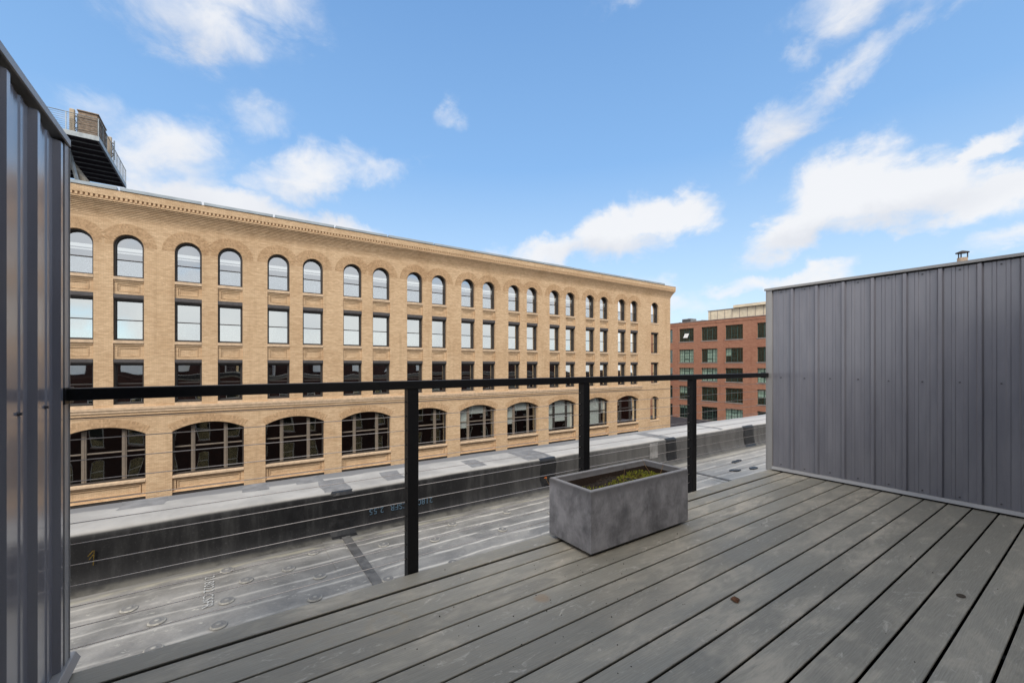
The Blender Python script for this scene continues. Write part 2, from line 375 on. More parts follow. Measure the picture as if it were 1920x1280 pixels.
def _membrane(kk):
    p = kk.pos(); x, y, z = kk.n('ShaderNodeSeparateXYZ', {0: p}).outputs
    n = kk.noise(p, 3.0, 7, .65, .4); f = kk.noise(p, 60, 4, .65)
    c = kk.mix(kk.ramp(n, .3, .72), rgb(.20, .190, .173), rgb(.36, .342, .312))
    c = kk.mix(kk.ramp(f, .35, .68, 0, .5), c, kk.mix(1.0, c, rgb(1.22, 1.2, 1.18), 'MULTIPLY'))
    # silt lines left along the wrinkles
    wob = kk.noise(kk.scale(p, (.7, 1.5, 1)), 1.2, 4, .55)
    ph = kk.m('ADD', kk.m('MULTIPLY', y, 34.0), kk.m('MULTIPLY', wob, 6.0))
    ln = kk.m('POWER', kk.m('ADD', kk.m('MULTIPLY', kk.m('SINE', ph), .5), .5), 16.0)
    brk = kk.noise(kk.scale(p, (2.2, 9, 1)), 1.7, 5, .6, .3)
    ln = kk.m('MULTIPLY', ln, kk.ramp(brk, .40, .54))
    more = kk.ramp(x, -.2, 1.8, .45, 1)
    c = kk.mix(kk.m('MULTIPLY', kk.m('MULTIPLY', ln, more), .85), c, rgb(.80, .75, .66))
    silt = kk.m('MULTIPLY', kk.ramp(kk.m('ABSOLUTE', kk.m('ADD', kk.m('SUBTRACT', y, 3.98), kk.m('MULTIPLY', kk.m('SUBTRACT', wob, .5), .12))), .0, .04, 1, 0), kk.ramp(brk, .40, .58))
    c = kk.mix(kk.m('MULTIPLY', silt, .8), c, rgb(.62, .57, .42))
    sp2 = kk.noise(kk.scale(p, (4, 9, 1)), 4.0, 6, .7, .6)
    c = kk.mix(kk.ramp(sp2, .60, .69, 0, .7), c, rgb(.66, .63, .54))
    dk = kk.noise(kk.scale(p, (1, 2.5, 1)), 1.6, 5, .6)
    c = kk.mix(kk.ramp(dk, .58, .75, 0, .5), c, rgb(.15, .145, .14))
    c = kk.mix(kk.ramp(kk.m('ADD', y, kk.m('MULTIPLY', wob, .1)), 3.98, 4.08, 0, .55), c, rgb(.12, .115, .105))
    far = kk.ramp(x, 3.0, 6.5)
    c = kk.mix(kk.m('MULTIPLY', far, .45), c, rgb(.50, .48, .44))
    h = kk.m('ADD', kk.m('MULTIPLY', kk.m('SINE', ph), .6), kk.m('ADD', n, kk.m('MULTIPLY', f, .2)))
    return bsdf(kk, c, kk.ramp(n, .3, .7, .5, .7), .4, 0.0, bump(kk, h, .006, .6))
M['membrane'] = material('weathered_rubber_membrane', _membrane)
def _rubber(kk):
    p = kk.pos(); x, y, z = kk.n('ShaderNodeSeparateXYZ', {0: p}).outputs
    nz = kk.n('ShaderNodeSeparateXYZ', {0: kk.n('ShaderNodeNewGeometry').outputs['Normal']}).outputs[2]
    n = kk.noise(p, 2.4, 6, .62, .4); f = kk.noise(p, 70, 4, .65)
    wash = kk.noise(kk.scale(p, (5, 1, .8)), 2.0, 5, .65)
    dark = kk.mix(kk.ramp(wash, .42, .75), rgb(.012, .012, .013), rgb(.040, .040, .040))
    # the right-hand lengths of the wall are paler grey
    dark = kk.mix(kk.m('MULTIPLY', kk.ramp(x, 1.6, 5.5), kk.ramp(wash, .2, .7, .55, 1)), dark, rgb(.115, .112, .108))
    top = kk.mix(kk.ramp(n, .3, .7), rgb(.35, .335, .31), rgb(.49, .47, .435))
    top = kk.mix(kk.ramp(x, 2.5, 7.5, 0, .75), top, rgb(.56, .54, .51))
    rear = kk.ramp(kk.m('ADD', y, kk.m('MULTIPLY', kk.m('SUBTRACT', n, .5), .16)), 4.66, 4.70)
    top = kk.mix(kk.m('MULTIPLY', rear, kk.ramp(x, 3.5, 8, .9, .3)), top, rgb(.19, .187, .185))
    edge = kk.noise(kk.scale(p, (2, 6, 1)), 2.6, 6, .7, .5)
    top = kk.mix(kk.ramp(edge, .60, .72, 0, .5), top, rgb(.25, .24, .235))
    top = kk.mix(kk.ramp(edge, .22, .34, .45, 0), top, rgb(.68, .66, .60))
    c = kk.mix(kk.m('MULTIPLY', kk.ramp(nz, .5, .95), kk.ramp(z, -1.4, -1.3)), dark, top)
    # silt caught at the foot
    foot = kk.m('MULTIPLY', kk.ramp(z, -1.60, -1.562, 1, 0), kk.ramp(kk.noise(kk.scale(p, (3, 3, 8)), 2, 5, .6), .35, .6, .35, 1))
    c = kk.mix(kk.m('MULTIPLY', foot, .75), c, rgb(.19, .18, .155))
    c = kk.mix(kk.ramp(f, .6, .75, 0, .12), c, rgb(.4, .4, .4))
    return bsdf(kk, c, kk.ramp(n, .3, .7, .55, .7), .25, 0.0, bump(kk, kk.m('ADD', n, kk.m('MULTIPLY', f, .06)), .012, .5))
M['rubber'] = material('black_rubber_flashing', _rubber)
M['patch'] = simple('rubber_patch', (.012, .012, .013), .42, .45, 0, .3, 12, .002)
M['patch_grey'] = simple('grey_rubber_patch', (.22, .215, .21), .6, .35, 0, .25, 9, .002)
M['seam'] = simple('seam_tape', (.14, .135, .128), .65, .3, 0, .3, 14, .002)
M['blue_ink'] = simple('pale_blue_ink', (.09, .15, .21), .7, .2, 0, .4, 60)
M['white_ink'] = simple('faded_white_ink', (.52, .51, .48), .7, .2, 0, .3, 60)
M['yellow_chalk'] = simple('yellow_chalk', (.12, .08, .015), .8, .2, 0, .5, 60)
def _conc(kk):
    p = kk.pos()
    a = kk.noise(kk.scale(p, (1, 1, .75)), 7.0, 8, .68, .25); b = kk.noise(kk.scale(p, (1, 1, .25)), 16, 5, .65)
    f = kk.noise(p, 150, 4, .7); x, y, z = kk.n('ShaderNodeSeparateXYZ', {0: p}).outputs
    c = kk.mix(kk.ramp(a, .28, .72), rgb(.125, .124, .135), rgb(.36, .352, .37))
    c = kk.mix(kk.ramp(b, .55, .8, 0, .4), c, rgb(.075, .072, .078))
    c = kk.mix(kk.ramp(f, .60, .78, 0, .35), c, rgb(.34, .33, .32))
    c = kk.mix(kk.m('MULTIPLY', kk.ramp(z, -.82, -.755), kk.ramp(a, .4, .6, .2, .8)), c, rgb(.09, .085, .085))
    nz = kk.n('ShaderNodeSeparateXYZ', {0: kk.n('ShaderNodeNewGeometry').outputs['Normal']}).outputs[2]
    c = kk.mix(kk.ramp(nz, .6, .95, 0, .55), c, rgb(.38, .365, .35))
    pit = kk.noise(p, 34, 3, .6)
    h = kk.m('ADD', kk.m('MULTIPLY', a, .6), kk.m('ADD', kk.m('MULTIPLY', f, .25), kk.m('MULTIPLY', kk.ramp(pit, .70, .76), -.8)))
    return bsdf(kk, c, kk.ramp(a, .3, .7, .55, .78), .4, 0.0, bump(kk, h, .0035, .7))
M['concrete'] = material('dark_fibre_concrete', _conc)
def _soil(kk):
    p = kk.pos(); n = kk.noise(p, 40, 5, .7)
    return bsdf(kk, kk.mix(kk.ramp(n, .35, .7), rgb(.012, .009, .007), rgb(.055, .04, .028)), .9, .2, 0.0, bump(kk, n, .01))
M['soil'] = material('dark_soil', _soil)
def _moss(kk):
    rnd = kk.n('ShaderNodeNewGeometry').outputs['Random Per Island']; n = kk.noise(kk.pos(), 14, 4, .6)
    c = kk.mix(kk.ramp(rnd, 0, 1, 0, 1, False), rgb(.06, .07, .010), rgb(.26, .26, .03))
    c = kk.mix(kk.ramp(n, .5, .72, 0, .8), c, rgb(.10, .06, .025))
    return bsdf(kk, c, .85, .2)
M['moss'] = material('olive_moss', _moss)

# ------------------------------------------------------------------ ground
g = MB(); g.quad((-600, -600, -18), (900, -600, -18), (900, 900, -18), (-600, 900, -18))
tag(g.build('street_ground', M['street'], loc=(0, 0, -18)), kind='structure')

# ------------------------------------------------------------------ openings toolkit (local frame: x along wall, y into wall, z up)
def outline(w_, hs, rise, ins=0.0, z0=0.0, seg=14):
    """closed outline from bottom-left, clockwise seen from the front; hs = height of springing (or head)"""
    h = w_ / 2 - ins; pts = [(-h, z0 + ins)]
    if rise <= 0:
        pts += [(-h, z0 + hs - ins), (h, z0 + hs - ins)]
    else:
        r0 = ((w_ / 2) ** 2 + rise * rise) / (2 * rise); zc = z0 + hs + rise - r0; r = r0 - ins
        a0 = math.asin(min(1, h / r))
        pts += [(r * sin(-a0 + 2 * a0 * i / seg), zc + r * cos(-a0 + 2 * a0 * i / seg)) for i in range(seg + 1)]
    return pts + [(h, z0 + ins)]
def shift(pts, dx_): return [(x + dx_, z) for x, z in pts]
def wall_with_openings(mb, x0, x1, zb, zt, ops, depth, T):
    """ops: (xc, w, z0, hs, rise); T maps local (x,y,z) to world"""
    cols = {}
    for o in ops: cols.setdefault((o[0], o[1]), []).append(o)
    cur = x0
    for (xc, w_), lst in sorted(cols.items()):
        a, b = xc - w_ / 2, xc + w_ / 2
        mb.quad(T(cur, 0, zb), T(a, 0, zb), T(a, 0, zt), T(cur, 0, zt)); cur = b
        lst.sort(key=lambda o: o[2]); prev = [(a, zb), (b, zb)]
        for o in lst:
            P = [(x + xc, z) for x, z in outline(w_, o[3], o[4], 0, o[2])]
            for (xa, za), (xb, zb2) in zip(prev, prev[1:]): mb.quad(T(xa, 0, za), T(xb, 0, zb2), T(xb, 0, o[2]), T(xa, 0, o[2]))
            prev = P[1:-1]
            n = len(P)
            for i in range(n):
                p, q = P[i], P[(i + 1) % n]
                mb.quad(T(p[0], 0, p[1]), T(q[0], 0, q[1]), T(q[0], depth, q[1]), T(p[0], depth, p[1]))
        for (xa, za), (xb, zb2) in zip(prev, prev[1:]): mb.quad(T(xa, 0, za), T(xb, 0, zb2), T(xb, 0, zt), T(xa, 0, zt))
    mb.quad(T(cur, 0, zb), T(x1, 0, zb), T(x1, 0, zt), T(cur, 0, zt))
def flat(mb, pts, y):
    mb.add([(x, y, z) for x, z in pts], [tuple(range(len(pts)))])

# ================================================================== TAN BRICK BUILDING
YF, XR, XL = 32.0, 45.67, -22.6
PAIRS = [-20.3, -15.42, -10.6, -5.77, -.96, 3.845, 8.62, 13.41, 18.21, 23.05, 27.95, 32.86, 37.82]
HALF = 1.055; WW = 1.31; END = 42.63
tan = empty('tan_brick_building', ((XL + XR) / 2, YF, -18))
tag(tan, 'long tan brick building with rows of arched upper windows across the street', 'building')
Tf = lambda x, y, z: (x, YF + y, z)
Z3b, Z3t, Z2b, Z2t, Z1b, Z1s = -2.24, .33, 1.39, 4.02, 4.99, 6.775
ops = []
for c in PAIRS:
    for sgn in (-1, 1): ops.append((c + sgn * HALF, WW, Z3b, Z1s - Z3b, WW / 2))
for z0, hs, ri in ((Z3b + .05, 2.5, 0), (Z2b + .03, 2.5, 0), (Z1b + .06, 1.83, WW / 2)): ops.append((END, 1.45, z0, hs, ri))
wl = MB()
wall_with_openings(wl, XL, XR, -2.56, 8.22, ops, .20, Tf)
lops = []
for c in PAIRS:
    lops.append((c - .02, 3.61, -7.59, 3.62, .47)); lops.append((c - .02, 3.61, -11.4, 3.79, 0))
lops.append((END - .05, 1.6, -6.63, 2.52, .32))
wall_with_openings(wl, XL, XR, -18, -2.56, lops, .32, Tf)
# right flank, rear and flat roof
wl.quad((XR, YF, -18), (XR, YF + 24, -18), (XR, YF + 24, 8.22), (XR, YF, 8.22))
wl.quad((XL, YF, -18), (XL, YF + 24, -18), (XL, YF + 24, 9.6), (XL, YF, 9.6))
wl.quad((XL, YF + 24, -18), (XR, YF + 24, -18), (XR, YF + 24, 9.6), (XL, YF + 24, 9.6))
wl.build('wall', M['tan_brick'], tan, loc=(0, YF, -18))
rf = MB(); rf.quad((XL, YF - .3, 9.5), (XR + .3, YF - .3, 9.5), (XR + .3, YF + 24, 9.5), (XL, YF + 24, 9.5))
rf.build('roof', M['asphalt'], tan)
# corbelled cornice, mitred round the right corner
prof = []; z = 8.22
for i in range(11):
    o_ = .44 * ((i + 1) / 11) ** 1.6; prof += [(o_, z), (o_, z + .0845)]; z += .0846
# dentil recess then fascia
prof += [(.38, z), (.38, z + .16), (.47, z + .16), (.47, 9.70), (.10, 9.70)]
def wrap(mb, prof, xs, ye):
    P = [(0, prof[0][1])] + prof
    A = [(xs, YF - o_, zz) for o_, zz in P]; Bp = [(XR + o_, YF - o_, zz) for o_, zz in P]; C_ = [(XR + o_, ye, zz) for o_, zz in P]
    for a, b, c_ in zip(range(len(P) - 1), range(1, len(P)), range(len(P))):
        mb.quad(A[a], Bp[a], Bp[b], A[b]); mb.quad(Bp[a], C_[a], C_[b], Bp[b])
cn = MB(); wrap(cn, prof, XL, YF + 24); cn.build('cornice', M['tan_brick'], tan, loc=(0, YF, 8.2))
dn = MB(); zd = z + .003
x = XL
while x < XR + .4:
    dn.box(x, x + .105, YF - .465, YF - .378, zd, zd + .153); x += .2
y = YF
while y < YF + 12:
    dn.box(XR + .378, XR + .465, y, y + .105, zd, zd + .153); y += .2
dn.build('dentil_course', M['tan_plain'], tan, kind='stuff')
x = XL; i = 0
cuts = [-5.0 + 3.77 * j for j in range(-5, 14)]
for a, b in zip(cuts, cuts[1:]):
    a2, b2 = max(a, XL), min(b - .13, XR + .52)
    if a2 >= b2: continue
    cp = MB(); rr = random.uniform(-.012, .012)
    cp.box(a2, b2, YF - .52, YF - .10, 9.703, 9.88 + rr, .008); cp.build('coping_sheet', M['coping'], tan)
cp = MB(); cp.box(XR - .3, XR + .52, YF - .06, YF + 24, 9.703, 9.79, .008); cp.build('coping_sheet', M['coping'], tan)
# thin dark strip under the coping
cp = MB(); cp.box(XL, XR + .49, YF - .49, YF - .06, 9.70, 9.7025); cp.build('coping_dark_strip', M['lintel'], tan)

# string course
sc_ = MB()
sc_.box(XL, 40.2, YF - .16, YF + .0, -2.55, -2.40); sc_.box(XL, 40.2, YF - .11, YF + .0, -2.70, -2.553)
sc_.build('string_course', M['stone'], tan)
sc_ = MB(); sc_.box(XL, XR + .03, YF - .03, YF + .0, -2.98, -2.93); sc_.build('string_course', M['tan_plain'], tan)
sc_ = MB(); sc_.box(XL, 40.15, YF - .05, YF + .0, -2.86, -2.704); sc_.build('string_course', M['tan_brick'], tan)

# windows of the three upper rows
F0, F1, GY = .20, .46, .41
def make_window(w_, hs, rise, gl, lintel=.0):
    f = MB(); hs2 = hs - lintel
    O = outline(w_ + .02, hs2, rise, 0); I = outline(w_ + .02, hs2, rise, .085)
    f.ring(O, I, F0, F1)
    I2 = outline(w_ + .02, hs2, rise, .12)
    f.ring(I, I2, GY - .03, GY + .03)
    zm = (hs2 + rise) * .5 if rise <= 0 else 1.02
    f.box(-w_ / 2 + .09, w_ / 2 - .09, GY - .045, GY + .02, zm - .028, zm + .028)
    if lintel:
        f.box(-w_ / 2, w_ / 2, .05, F1, hs2 + .002, hs2 + lintel)
    fr = f.build('window', M['dark_frame'], loc=(0, 0, 0))
    kids = []
    h = w_ / 2 - .11
    p = MB(); p.box(-h, h, GY - .004, GY + .004, .11, zm - .02)
    kids.append(p.build('pane', gl, loc=(0, 0, 0)))
    p = MB()
    P = [q for q in outline(w_ + .02, hs2, rise, .115) if q[1] > zm]
    P = [(-h, zm + .02)] + P + [(h, zm + .02)]
    flat(p, P, GY + .006)
    kids.append(p.build('pane', gl, loc=(0, 0, 0)))
    if lintel:
        p = MB(); p.box(-w_ / 2 - .0, w_ / 2 + .0, .02, .17, hs2 + .06, hs2 + lintel - .003)
        kids.append(p.build('lintel', M['lintel'], loc=(0, 0, 0)))
    for q in kids: q.parent = fr
    return fr
def place(proto, used, parent, loc):
    if not used[0]:
        used[0] = True; proto.parent = parent; proto.location = Vector(loc) - WL[parent]; WL[proto] = Vector(loc); return proto
    return copy_tree(proto, parent, loc)
w1 = make_window(WW, Z1s - Z1b, WW / 2, M['glass_arch']); u1 = [False]
w2 = make_window(WW, Z2t - Z2b, 0, M['glass_high'], .27); u2 = [False]
w3 = make_window(WW, Z3t - Z3b, 0, M['glass_high'], .24); u3 = [False]
w1e = make_window(1.45, 1.83, WW / 2, M['glass_arch']); w2e = make_window(1.45, 2.5, 0, M['glass_high'], .12)
sill = MB(); sill.box(-WW / 2 - .0, WW / 2 + .0, -.02, .30, -.17, 0.0, .01); sill_o = sill.build('sill', M['stone'], loc=(0, 0, 0))
def spandrel(w_, h):
    m = MB(); a = w_ / 2
    m.ring([(-a, 0), (-a, h), (a, h), (a, 0)], [(-a + .17, .13), (-a + .17, h - .20), (a - .17, h - .20), (a - .17, .13)], .10, .15)
    m.ring([(-a + .20, .16), (-a + .20, h - .23), (a - .20, h - .23), (a - .20, .16)],
           [(-a + .25, .21), (-a + .25, h - .28), (a - .25, h - .28), (a - .25, .21)], .118, .15)
    m.box(-a + .15, a - .15, .149, .22, .11, h - .18)
    # corbelled band under the sill
    m.box(-a, a, .05, .099, h - .10, h)
    return m.build('spandrel', M['tan_brick'], loc=(0, 0, 0))
sp1 = spandrel(WW, Z1b - .17 - Z2t); sp2 = spandrel(WW, Z2b - .17 - Z3t); us1, us2, usl = [False], [False], [False]
def arch_ring(left):
    m = MB(); r = WW / 2 + .006
    for j in range(5):
        r0 = r + j * .118; n_ = int(pi * (r0 + .055) / .0735)
        for i in range(n_):
            a = pi * (i + .5) / n_; cx, cz = (r0 + .055) * cos(a), (r0 + .055) * sin(a)
            if (cx > HALF - .03 and left) or (cx < -HALF + .03 and not left): continue
            if (cx < -1.30 and left) or (cx > 1.30 and not left): continue
            u = Vector((cos(a), 0, sin(a))); t = Vector((-sin(a), 0, cos(a))); c = Vector((cx, 0, cz)); hh = .0535
            ta = (pi * r0 / n_) / 2 - .004; tb = (pi * (r0 + .107) / n_) / 2 - .004
            q = [c - u * hh - t * ta, c + u * hh - t * tb, c + u * hh + t * tb, c - u * hh + t * ta]
            f0 = [p + Vector((0, -.007, 0)) for p in q]; f1 = [p + Vector((0, .01, 0)) for p in q]
            m.add(f0 + f1, [(0, 1, 2, 3), (0, 4, 5, 1), (1, 5, 6, 2), (2, 6, 7, 3), (3, 7, 4, 0)])
    o = m.build('brick_arch', M['tan_arch'], loc=(0, 0, 0)); o['kind'] = 'stuff'; return o
arL, arR, uL, uR = arch_ring(True), arch_ring(False), [False], [False]
for c in PAIRS:
    for sgn in (-1, 1):
        xc = c + sgn * HALF
        for pr, us, zz in ((w1, u1, Z1b), (w2, u2, Z2b), (w3, u3, Z3b)): place(pr, us, tan, (xc, YF, zz))
        place(sp1, us1, tan, (xc, YF, Z2t)); place(sp2, us2, tan, (xc, YF, Z3t))
        for zz in (Z1b, Z2b, Z3b): place(sill_o, usl, tan, (xc, YF, zz))
        place(arL if sgn < 0 else arR, uL if sgn < 0 else uR, tan, (xc, YF, Z1s))
place(w1e, [False], tan, (END, YF, Z1b + .06)); place(w2e, [False], tan, (END, YF, Z2b + .03)); copy_tree(w2e, tan, (END, YF, Z3b + .05))
for zz in (Z1b + .06, Z2b + .03, Z3b + .05):
    s_ = MB(); s_.box(END - .80, END + .80, YF - .04, YF + .2, zz - .17, zz, .01); s_.build('sill', M['stone'], tan)

# the wide segmental-arched windows of the row below
def bay_window(w_, hs, rise, mull, gl, frame, blind=None, mw=.2):
    f = MB(); O = outline(w_ + .02, hs, rise, 0); I = outline(w_ + .02, hs, rise, .09)
    f.ring(O, I, .32, .55); zr = 1.66
    fr = f.build('bay_window', frame if blind else M['dark_frame'], loc=(0, 0, 0)); kids = []
    r0 = ((w_ / 2) ** 2 + rise * rise) / (2 * rise); zc = hs + rise - r0
    top = lambda x: zc + math.sqrt(max(0, r0 * r0 - x * x)) - .1
    xs = [-w_ / 2 + .09] + sorted(mull) + [w_ / 2 - .09]
    for mx in mull:
        p = MB(); p.box(mx - mw / 2, mx + mw / 2, .36, .50, .09, top(mx)); p.box(mx - .035, mx + .035, .33, .359, .09, top(mx))
        kids.append(p.build('mullion', frame, loc=(0, 0, 0)))
    for i, (a, b) in enumerate(zip(xs, xs[1:])):
        a2 = a + (mw / 2 if i else 0); b2 = b - (mw / 2 if i < len(xs) - 2 else 0)
        p = MB(); p.box(a2, b2, .40, .47, zr - .035, zr + .035)
        kids.append(p.build('sash_rail', frame, loc=(0, 0, 0)))
        p = MB(); flat(p, [(a2, .14), (a2, zr - .03), (b2, zr - .03), (b2, .14)], .44); kids.append(p.build('pane', gl, loc=(0, 0, 0)))
        n_ = 6; P = [(a2, zr + .03)] + [(a2 + (b2 - a2) * t / n_, top(a2 + (b2 - a2) * t / n_)) for t in range(n_ + 1)] + [(b2, zr + .03)]
        p = MB(); flat(p, P, .455); kids.append(p.build('pane', gl, loc=(0, 0, 0)))
        if blind is not None:
            zb_ = blind[i % len(blind)]
            p = MB(); flat(p, [(a2, zb_)] + [q for q in P[1:-1]] + [(b2, zb_)], .50); kids.append(p.build('blind', M['blind'], loc=(0, 0, 0)))
    for q in kids: q.parent = fr
    return fr
Zb = -6.62
bA = bay_window(3.61, 2.65, .47, (-.83, .83), M['glass_low'], M['tan_frame']); ua = [False]
bB = bay_window(3.61, 2.65, .47, (-.83, .83), M['glass_low'], M['dark_frame'], (.15, .9, .15)); ub = [False]
bC = bay_window(3.61, 2.65, .47, (-.83, .83), M['glass_low'], M['tan_frame'], (1.1, 2.3, 3.2)); uc = [False]
bD = bay_window(3.61, 2.65, .47, (-.83, .83), M['glass_low'], M['dark_frame'], (.2, .2, 1.4)); ud = [False]
bs = MB(); bs.box(-1.8, 1.8, -.03, .36, -.14, 0, .01); bs_o = bs.build('sill', M['stone'], loc=(0, 0, 0)); ubs = [False]
def low_panel():
    m = MB(); a, h = 1.80, .83
    m.ring([(-a, 0), (-a, h), (a, h), (a, 0)], [(-a + .16, .12), (-a + .16, h - .14), (a - .16, h - .14), (a - .16, .12)], .14, .22)
    m.ring([(-a + .22, .17), (-a + .22, h - .19), (a - .22, h - .19), (a - .22, .17)], [(-a + .28, .22), (-a + .28, h - .24), (a - .28, h - .24), (a - .28, .22)], .16, .22)
    m.box(-a + .15, a - .15, .22, .24, .1, h - .1)
    m.box(-a, a, .08, .139, h - .07, h)
    return m.build('spandrel', M['tan_brick'], loc=(0, 0, 0))
lp = low_panel(); ulp = [False]
def low_arch():
    m = MB(); w_, rise = 3.61, .47; r0 = ((w_ / 2) ** 2 + rise * rise) / (2 * rise); a0 = math.asin(w_ / 2 / r0)
    for j in range(3):
        ra = r0 + .008 + j * .155; n_ = int(2 * a0 * ra / .075)
        for i in range(n_):
            a = -a0 + 2 * a0 * (i + .5) / n_; da = a0 / n_ - .0009
            q = [Vector((rr * sin(aa), 0, rr * cos(aa) + rise - r0)) for rr, aa in ((ra, a - da), (ra + .145, a - da), (ra + .145, a + da), (ra, a + da))]
            f0 = [p + Vector((0, -.007, 0)) for p in q]; f1 = [p + Vector((0, .01, 0)) for p in q]
            m.add(f0 + f1, [(0, 1, 2, 3), (0, 4, 5, 1), (1, 5, 6, 2), (2, 6, 7, 3), (3, 7, 4, 0)])
    o = m.build('brick_arch', M['tan_arch'], loc=(0, 0, 0)); o['kind'] = 'stuff'; return o
la = low_arch(); ula = [False]
def lower_window():
    f = MB(); O = outline(3.63, 3.79, 0, 0); I = outline(3.63, 3.79, 0, .1); f.ring(O, I, .32, .5)
    for mx in (-.83, .83): f.box(mx - .1, mx + .1, .34, .5, .1, 3.54)
    f.box(-1.8, 1.8, .05, .5, 3.55, 3.788)
    fr = f.build('window', M['dark_frame'], loc=(0, 0, 0))
    p = MB(); flat(p, outline(3.5, 3.7, 0, .06), .45); g_ = p.build('pane', M['glass_low'], loc=(0, 0, 0)); g_.parent = fr
    return fr
lw_ = lower_window(); ulw = [False]
for i, c in enumerate(PAIRS):
    cc = c - .02; j = i - 3
    pr, us = (bA, ua) if j < 5 else ((bC, uc) if j in (5, 6) else ((bD, ud) if j == 8 else (bB, ub)))
    place(pr, us, tan, (cc, YF, Zb)); place(bs_o, ubs, tan, (cc, YF, Zb)); place(lp, ulp, tan, (cc, YF, -7.59))
    place(la, ula, tan, (cc, YF, -3.97)); place(lw_, ulw, tan, (cc, YF, -11.4))
be = bay_window(1.6, 2.52, .32, (), M['glass_low'], M['dark_frame'], (1.3,)); place(be, [False], tan, (END - .05, YF, -6.63))
s_ = MB(); s_.box(END - .92, END + .82, YF - .05, YF + .3, -6.78, -6.63, .01); s_.build('sill', M['stone'], tan)
# floors, back partition and two white bands made to glow behind the glass
it = MB()
for zz in (8.0, 4.4, .85, -2.75, -7.4, -11.5): it.box(XL + .1, XR - .1, YF + .62, YF + 6, zz - .15, zz)
it.box(XL + .1, XR - .1, YF + 6.01, YF + 6.1, -18, 9)
it.build('interior_floors', M['interior'], tan)
it = MB(); it.box(XL + .5, XR - .6, YF + 2.0, YF + 2.35, 6.92, 7.05); it.box(XL + .5, XR - .6, YF + 2.9, YF + 3.0, 6.9, 6.96)
it.build('glow_band', M['band_glow'], tan)

# ================================================================== ROOFTOP PLATFORM
pf = empty('rooftop_platform', (-10, 37, 9.5))
tag(pf, 'steel rooftop platform with wire railing standing over the left end of the tan building', 'platform')
px1, px0, py0, py1, pz = -6.12, -17, 33.0, 40.7, 12.81
m = MB(); m.box(px0, px1 - .1, py0 + .1, py1, pz + .03, pz + .08); m.build('deck_grating', M['grating'], pf)
m = MB(); m.box(px0, px1, py0, py0 + .09, pz - .02, pz + .24); m.build('edge_beam', M['galv'], pf)
m = MB(); m.box(px1 - .1, px1, py0 + .092, py1, pz - .02, pz + .24); m.build('edge_beam', M['galv'], pf)
for i in range(9):
    y = py0 + .75 + i * .85; m = MB(); m.box(px0, px1 - .102, y, y + .06, pz - .02, pz + .028); m.build('joist', M['galv'], pf)
for i in range(3):
    x = px1 - 1.6 - i * 4.2
    m = MB(); m.bar((x - .5, py0 + 2.8, pz - .1), (x + 1.5, py0 + .9, 9.6), .26, .26); m.build('brace', M['rust_beam'], pf)
    m = MB(); m.bar((x - .05, py0 + 1.9, pz - .1), (x + .65, py0 + 1.3, 9.6), .13, .13); m.build('leg', M['galv'], pf)
    m = MB(); m.bar((x - .6, py1 - .6, pz - .05), (x - .6, py1 - .6, 9.55), .15, .15); m.build('leg', M['galv'], pf)
zt = pz + .24
for i in range(9):
    x = px1 - .04 - i * 1.3; m = MB(); m.box(x - .02, x + .02, py0 + .02, py0 + .06, zt, zt + 1.0); m.build('railing_post', M['galv'], pf)
for i in range(1, 9):
    y = py0 + .04 + i * .95; m = MB(); m.box(px1 - .05, px1 - .01, y - .02, y + .02, zt, zt + 1.0); m.build('railing_post', M['galv'], pf)
for j in range(9):
    zz = zt + 1.0 - j * .115; r_ = .022 if j == 0 else .009
    m = MB(); m.tube((px0, py0 + .04, zz), (px1 - .03, py0 + .04, zz), r_, 6); m.tube((px1 - .03, py0 + .04, zz), (px1 - .03, py1, zz), r_, 6)
    m.build('railing_wire', M['galv'], pf)
en = empty('slatted_enclosure', (-6.9, 34.2, zt))
tag(en, 'weathered wood slatted box on the corner of the rooftop platform', 'screen box')
ex0, ex1, ey0, ey1 = -7.0, -6.22, 33.15, 35.0
for side in range(2):
    for j in range(7):
        zz = zt + .02 + j * .175; m = MB(); h_ = .165
        if side == 0: m.box(ex0, ex1, ey0 - .012 * (j % 2), ey0 + .03, zz, zz + h_)
        else: m.box(ex1, ex1 + .03 + .012 * (j % 2), ey0 + .035, ey1, zz, zz + h_)
        m.build('slat', M['slat'], en)
m = MB(); m.box(ex0 - .05, ex1 + .07, ey0 - .06, ey1 + .04, zt + 1.25, zt + 1.31, .01); m.build('cap_board', M['slat'], en)
m = MB(); m.box(ex0, ex1 - .01, ey0 + .035, ey1, zt, zt + 1.24); m.build('inner_box', M['rust_beam'], en)
for (ax, ay, lab) in ((-7.28, 33.35, 'beige panel antenna on a pipe left of the slatted rooftop box'), (-6.22, 36.1, 'beige panel antenna on a pipe behind the slatted rooftop box')):
    an = empty('panel_antenna', (ax, ay, zt)); tag(an, lab, 'antenna', 'antennas on the rooftop platform')
    m = MB(); m.box(ax - .11, ax + .11, ay - .08, ay + .08, zt + .06, zt + 1.35, .03); m.build('shroud', M['antenna'], an)
    m = MB(); m.tube((ax + .2, ay + .1, zt), (ax + .2, ay + .1, zt + 1.2), .035, 8); m.build('mast', M['galv'], an)
    m = MB()
    for zz in (.35, 1.0): m.box(ax, ax + .2, ay + .082, ay + .12, zt + zz, zt + zz + .05)
    m.build('bracket', M['rust_beam'], an)
    m = MB(); P0 = Vector((ax + .13, ay - .05, zt + .1))
    for t in range(7): a_ = P0 + Vector((.05 * sin(t * 1.9), 0, t * .13)); b_ = P0 + Vector((.05 * sin((t + 1) * 1.9), 0, (t + 1) * .13)); m.tube(a_, b_, .018, 5)
    m.build('cable_loop', M['lintel'], an)

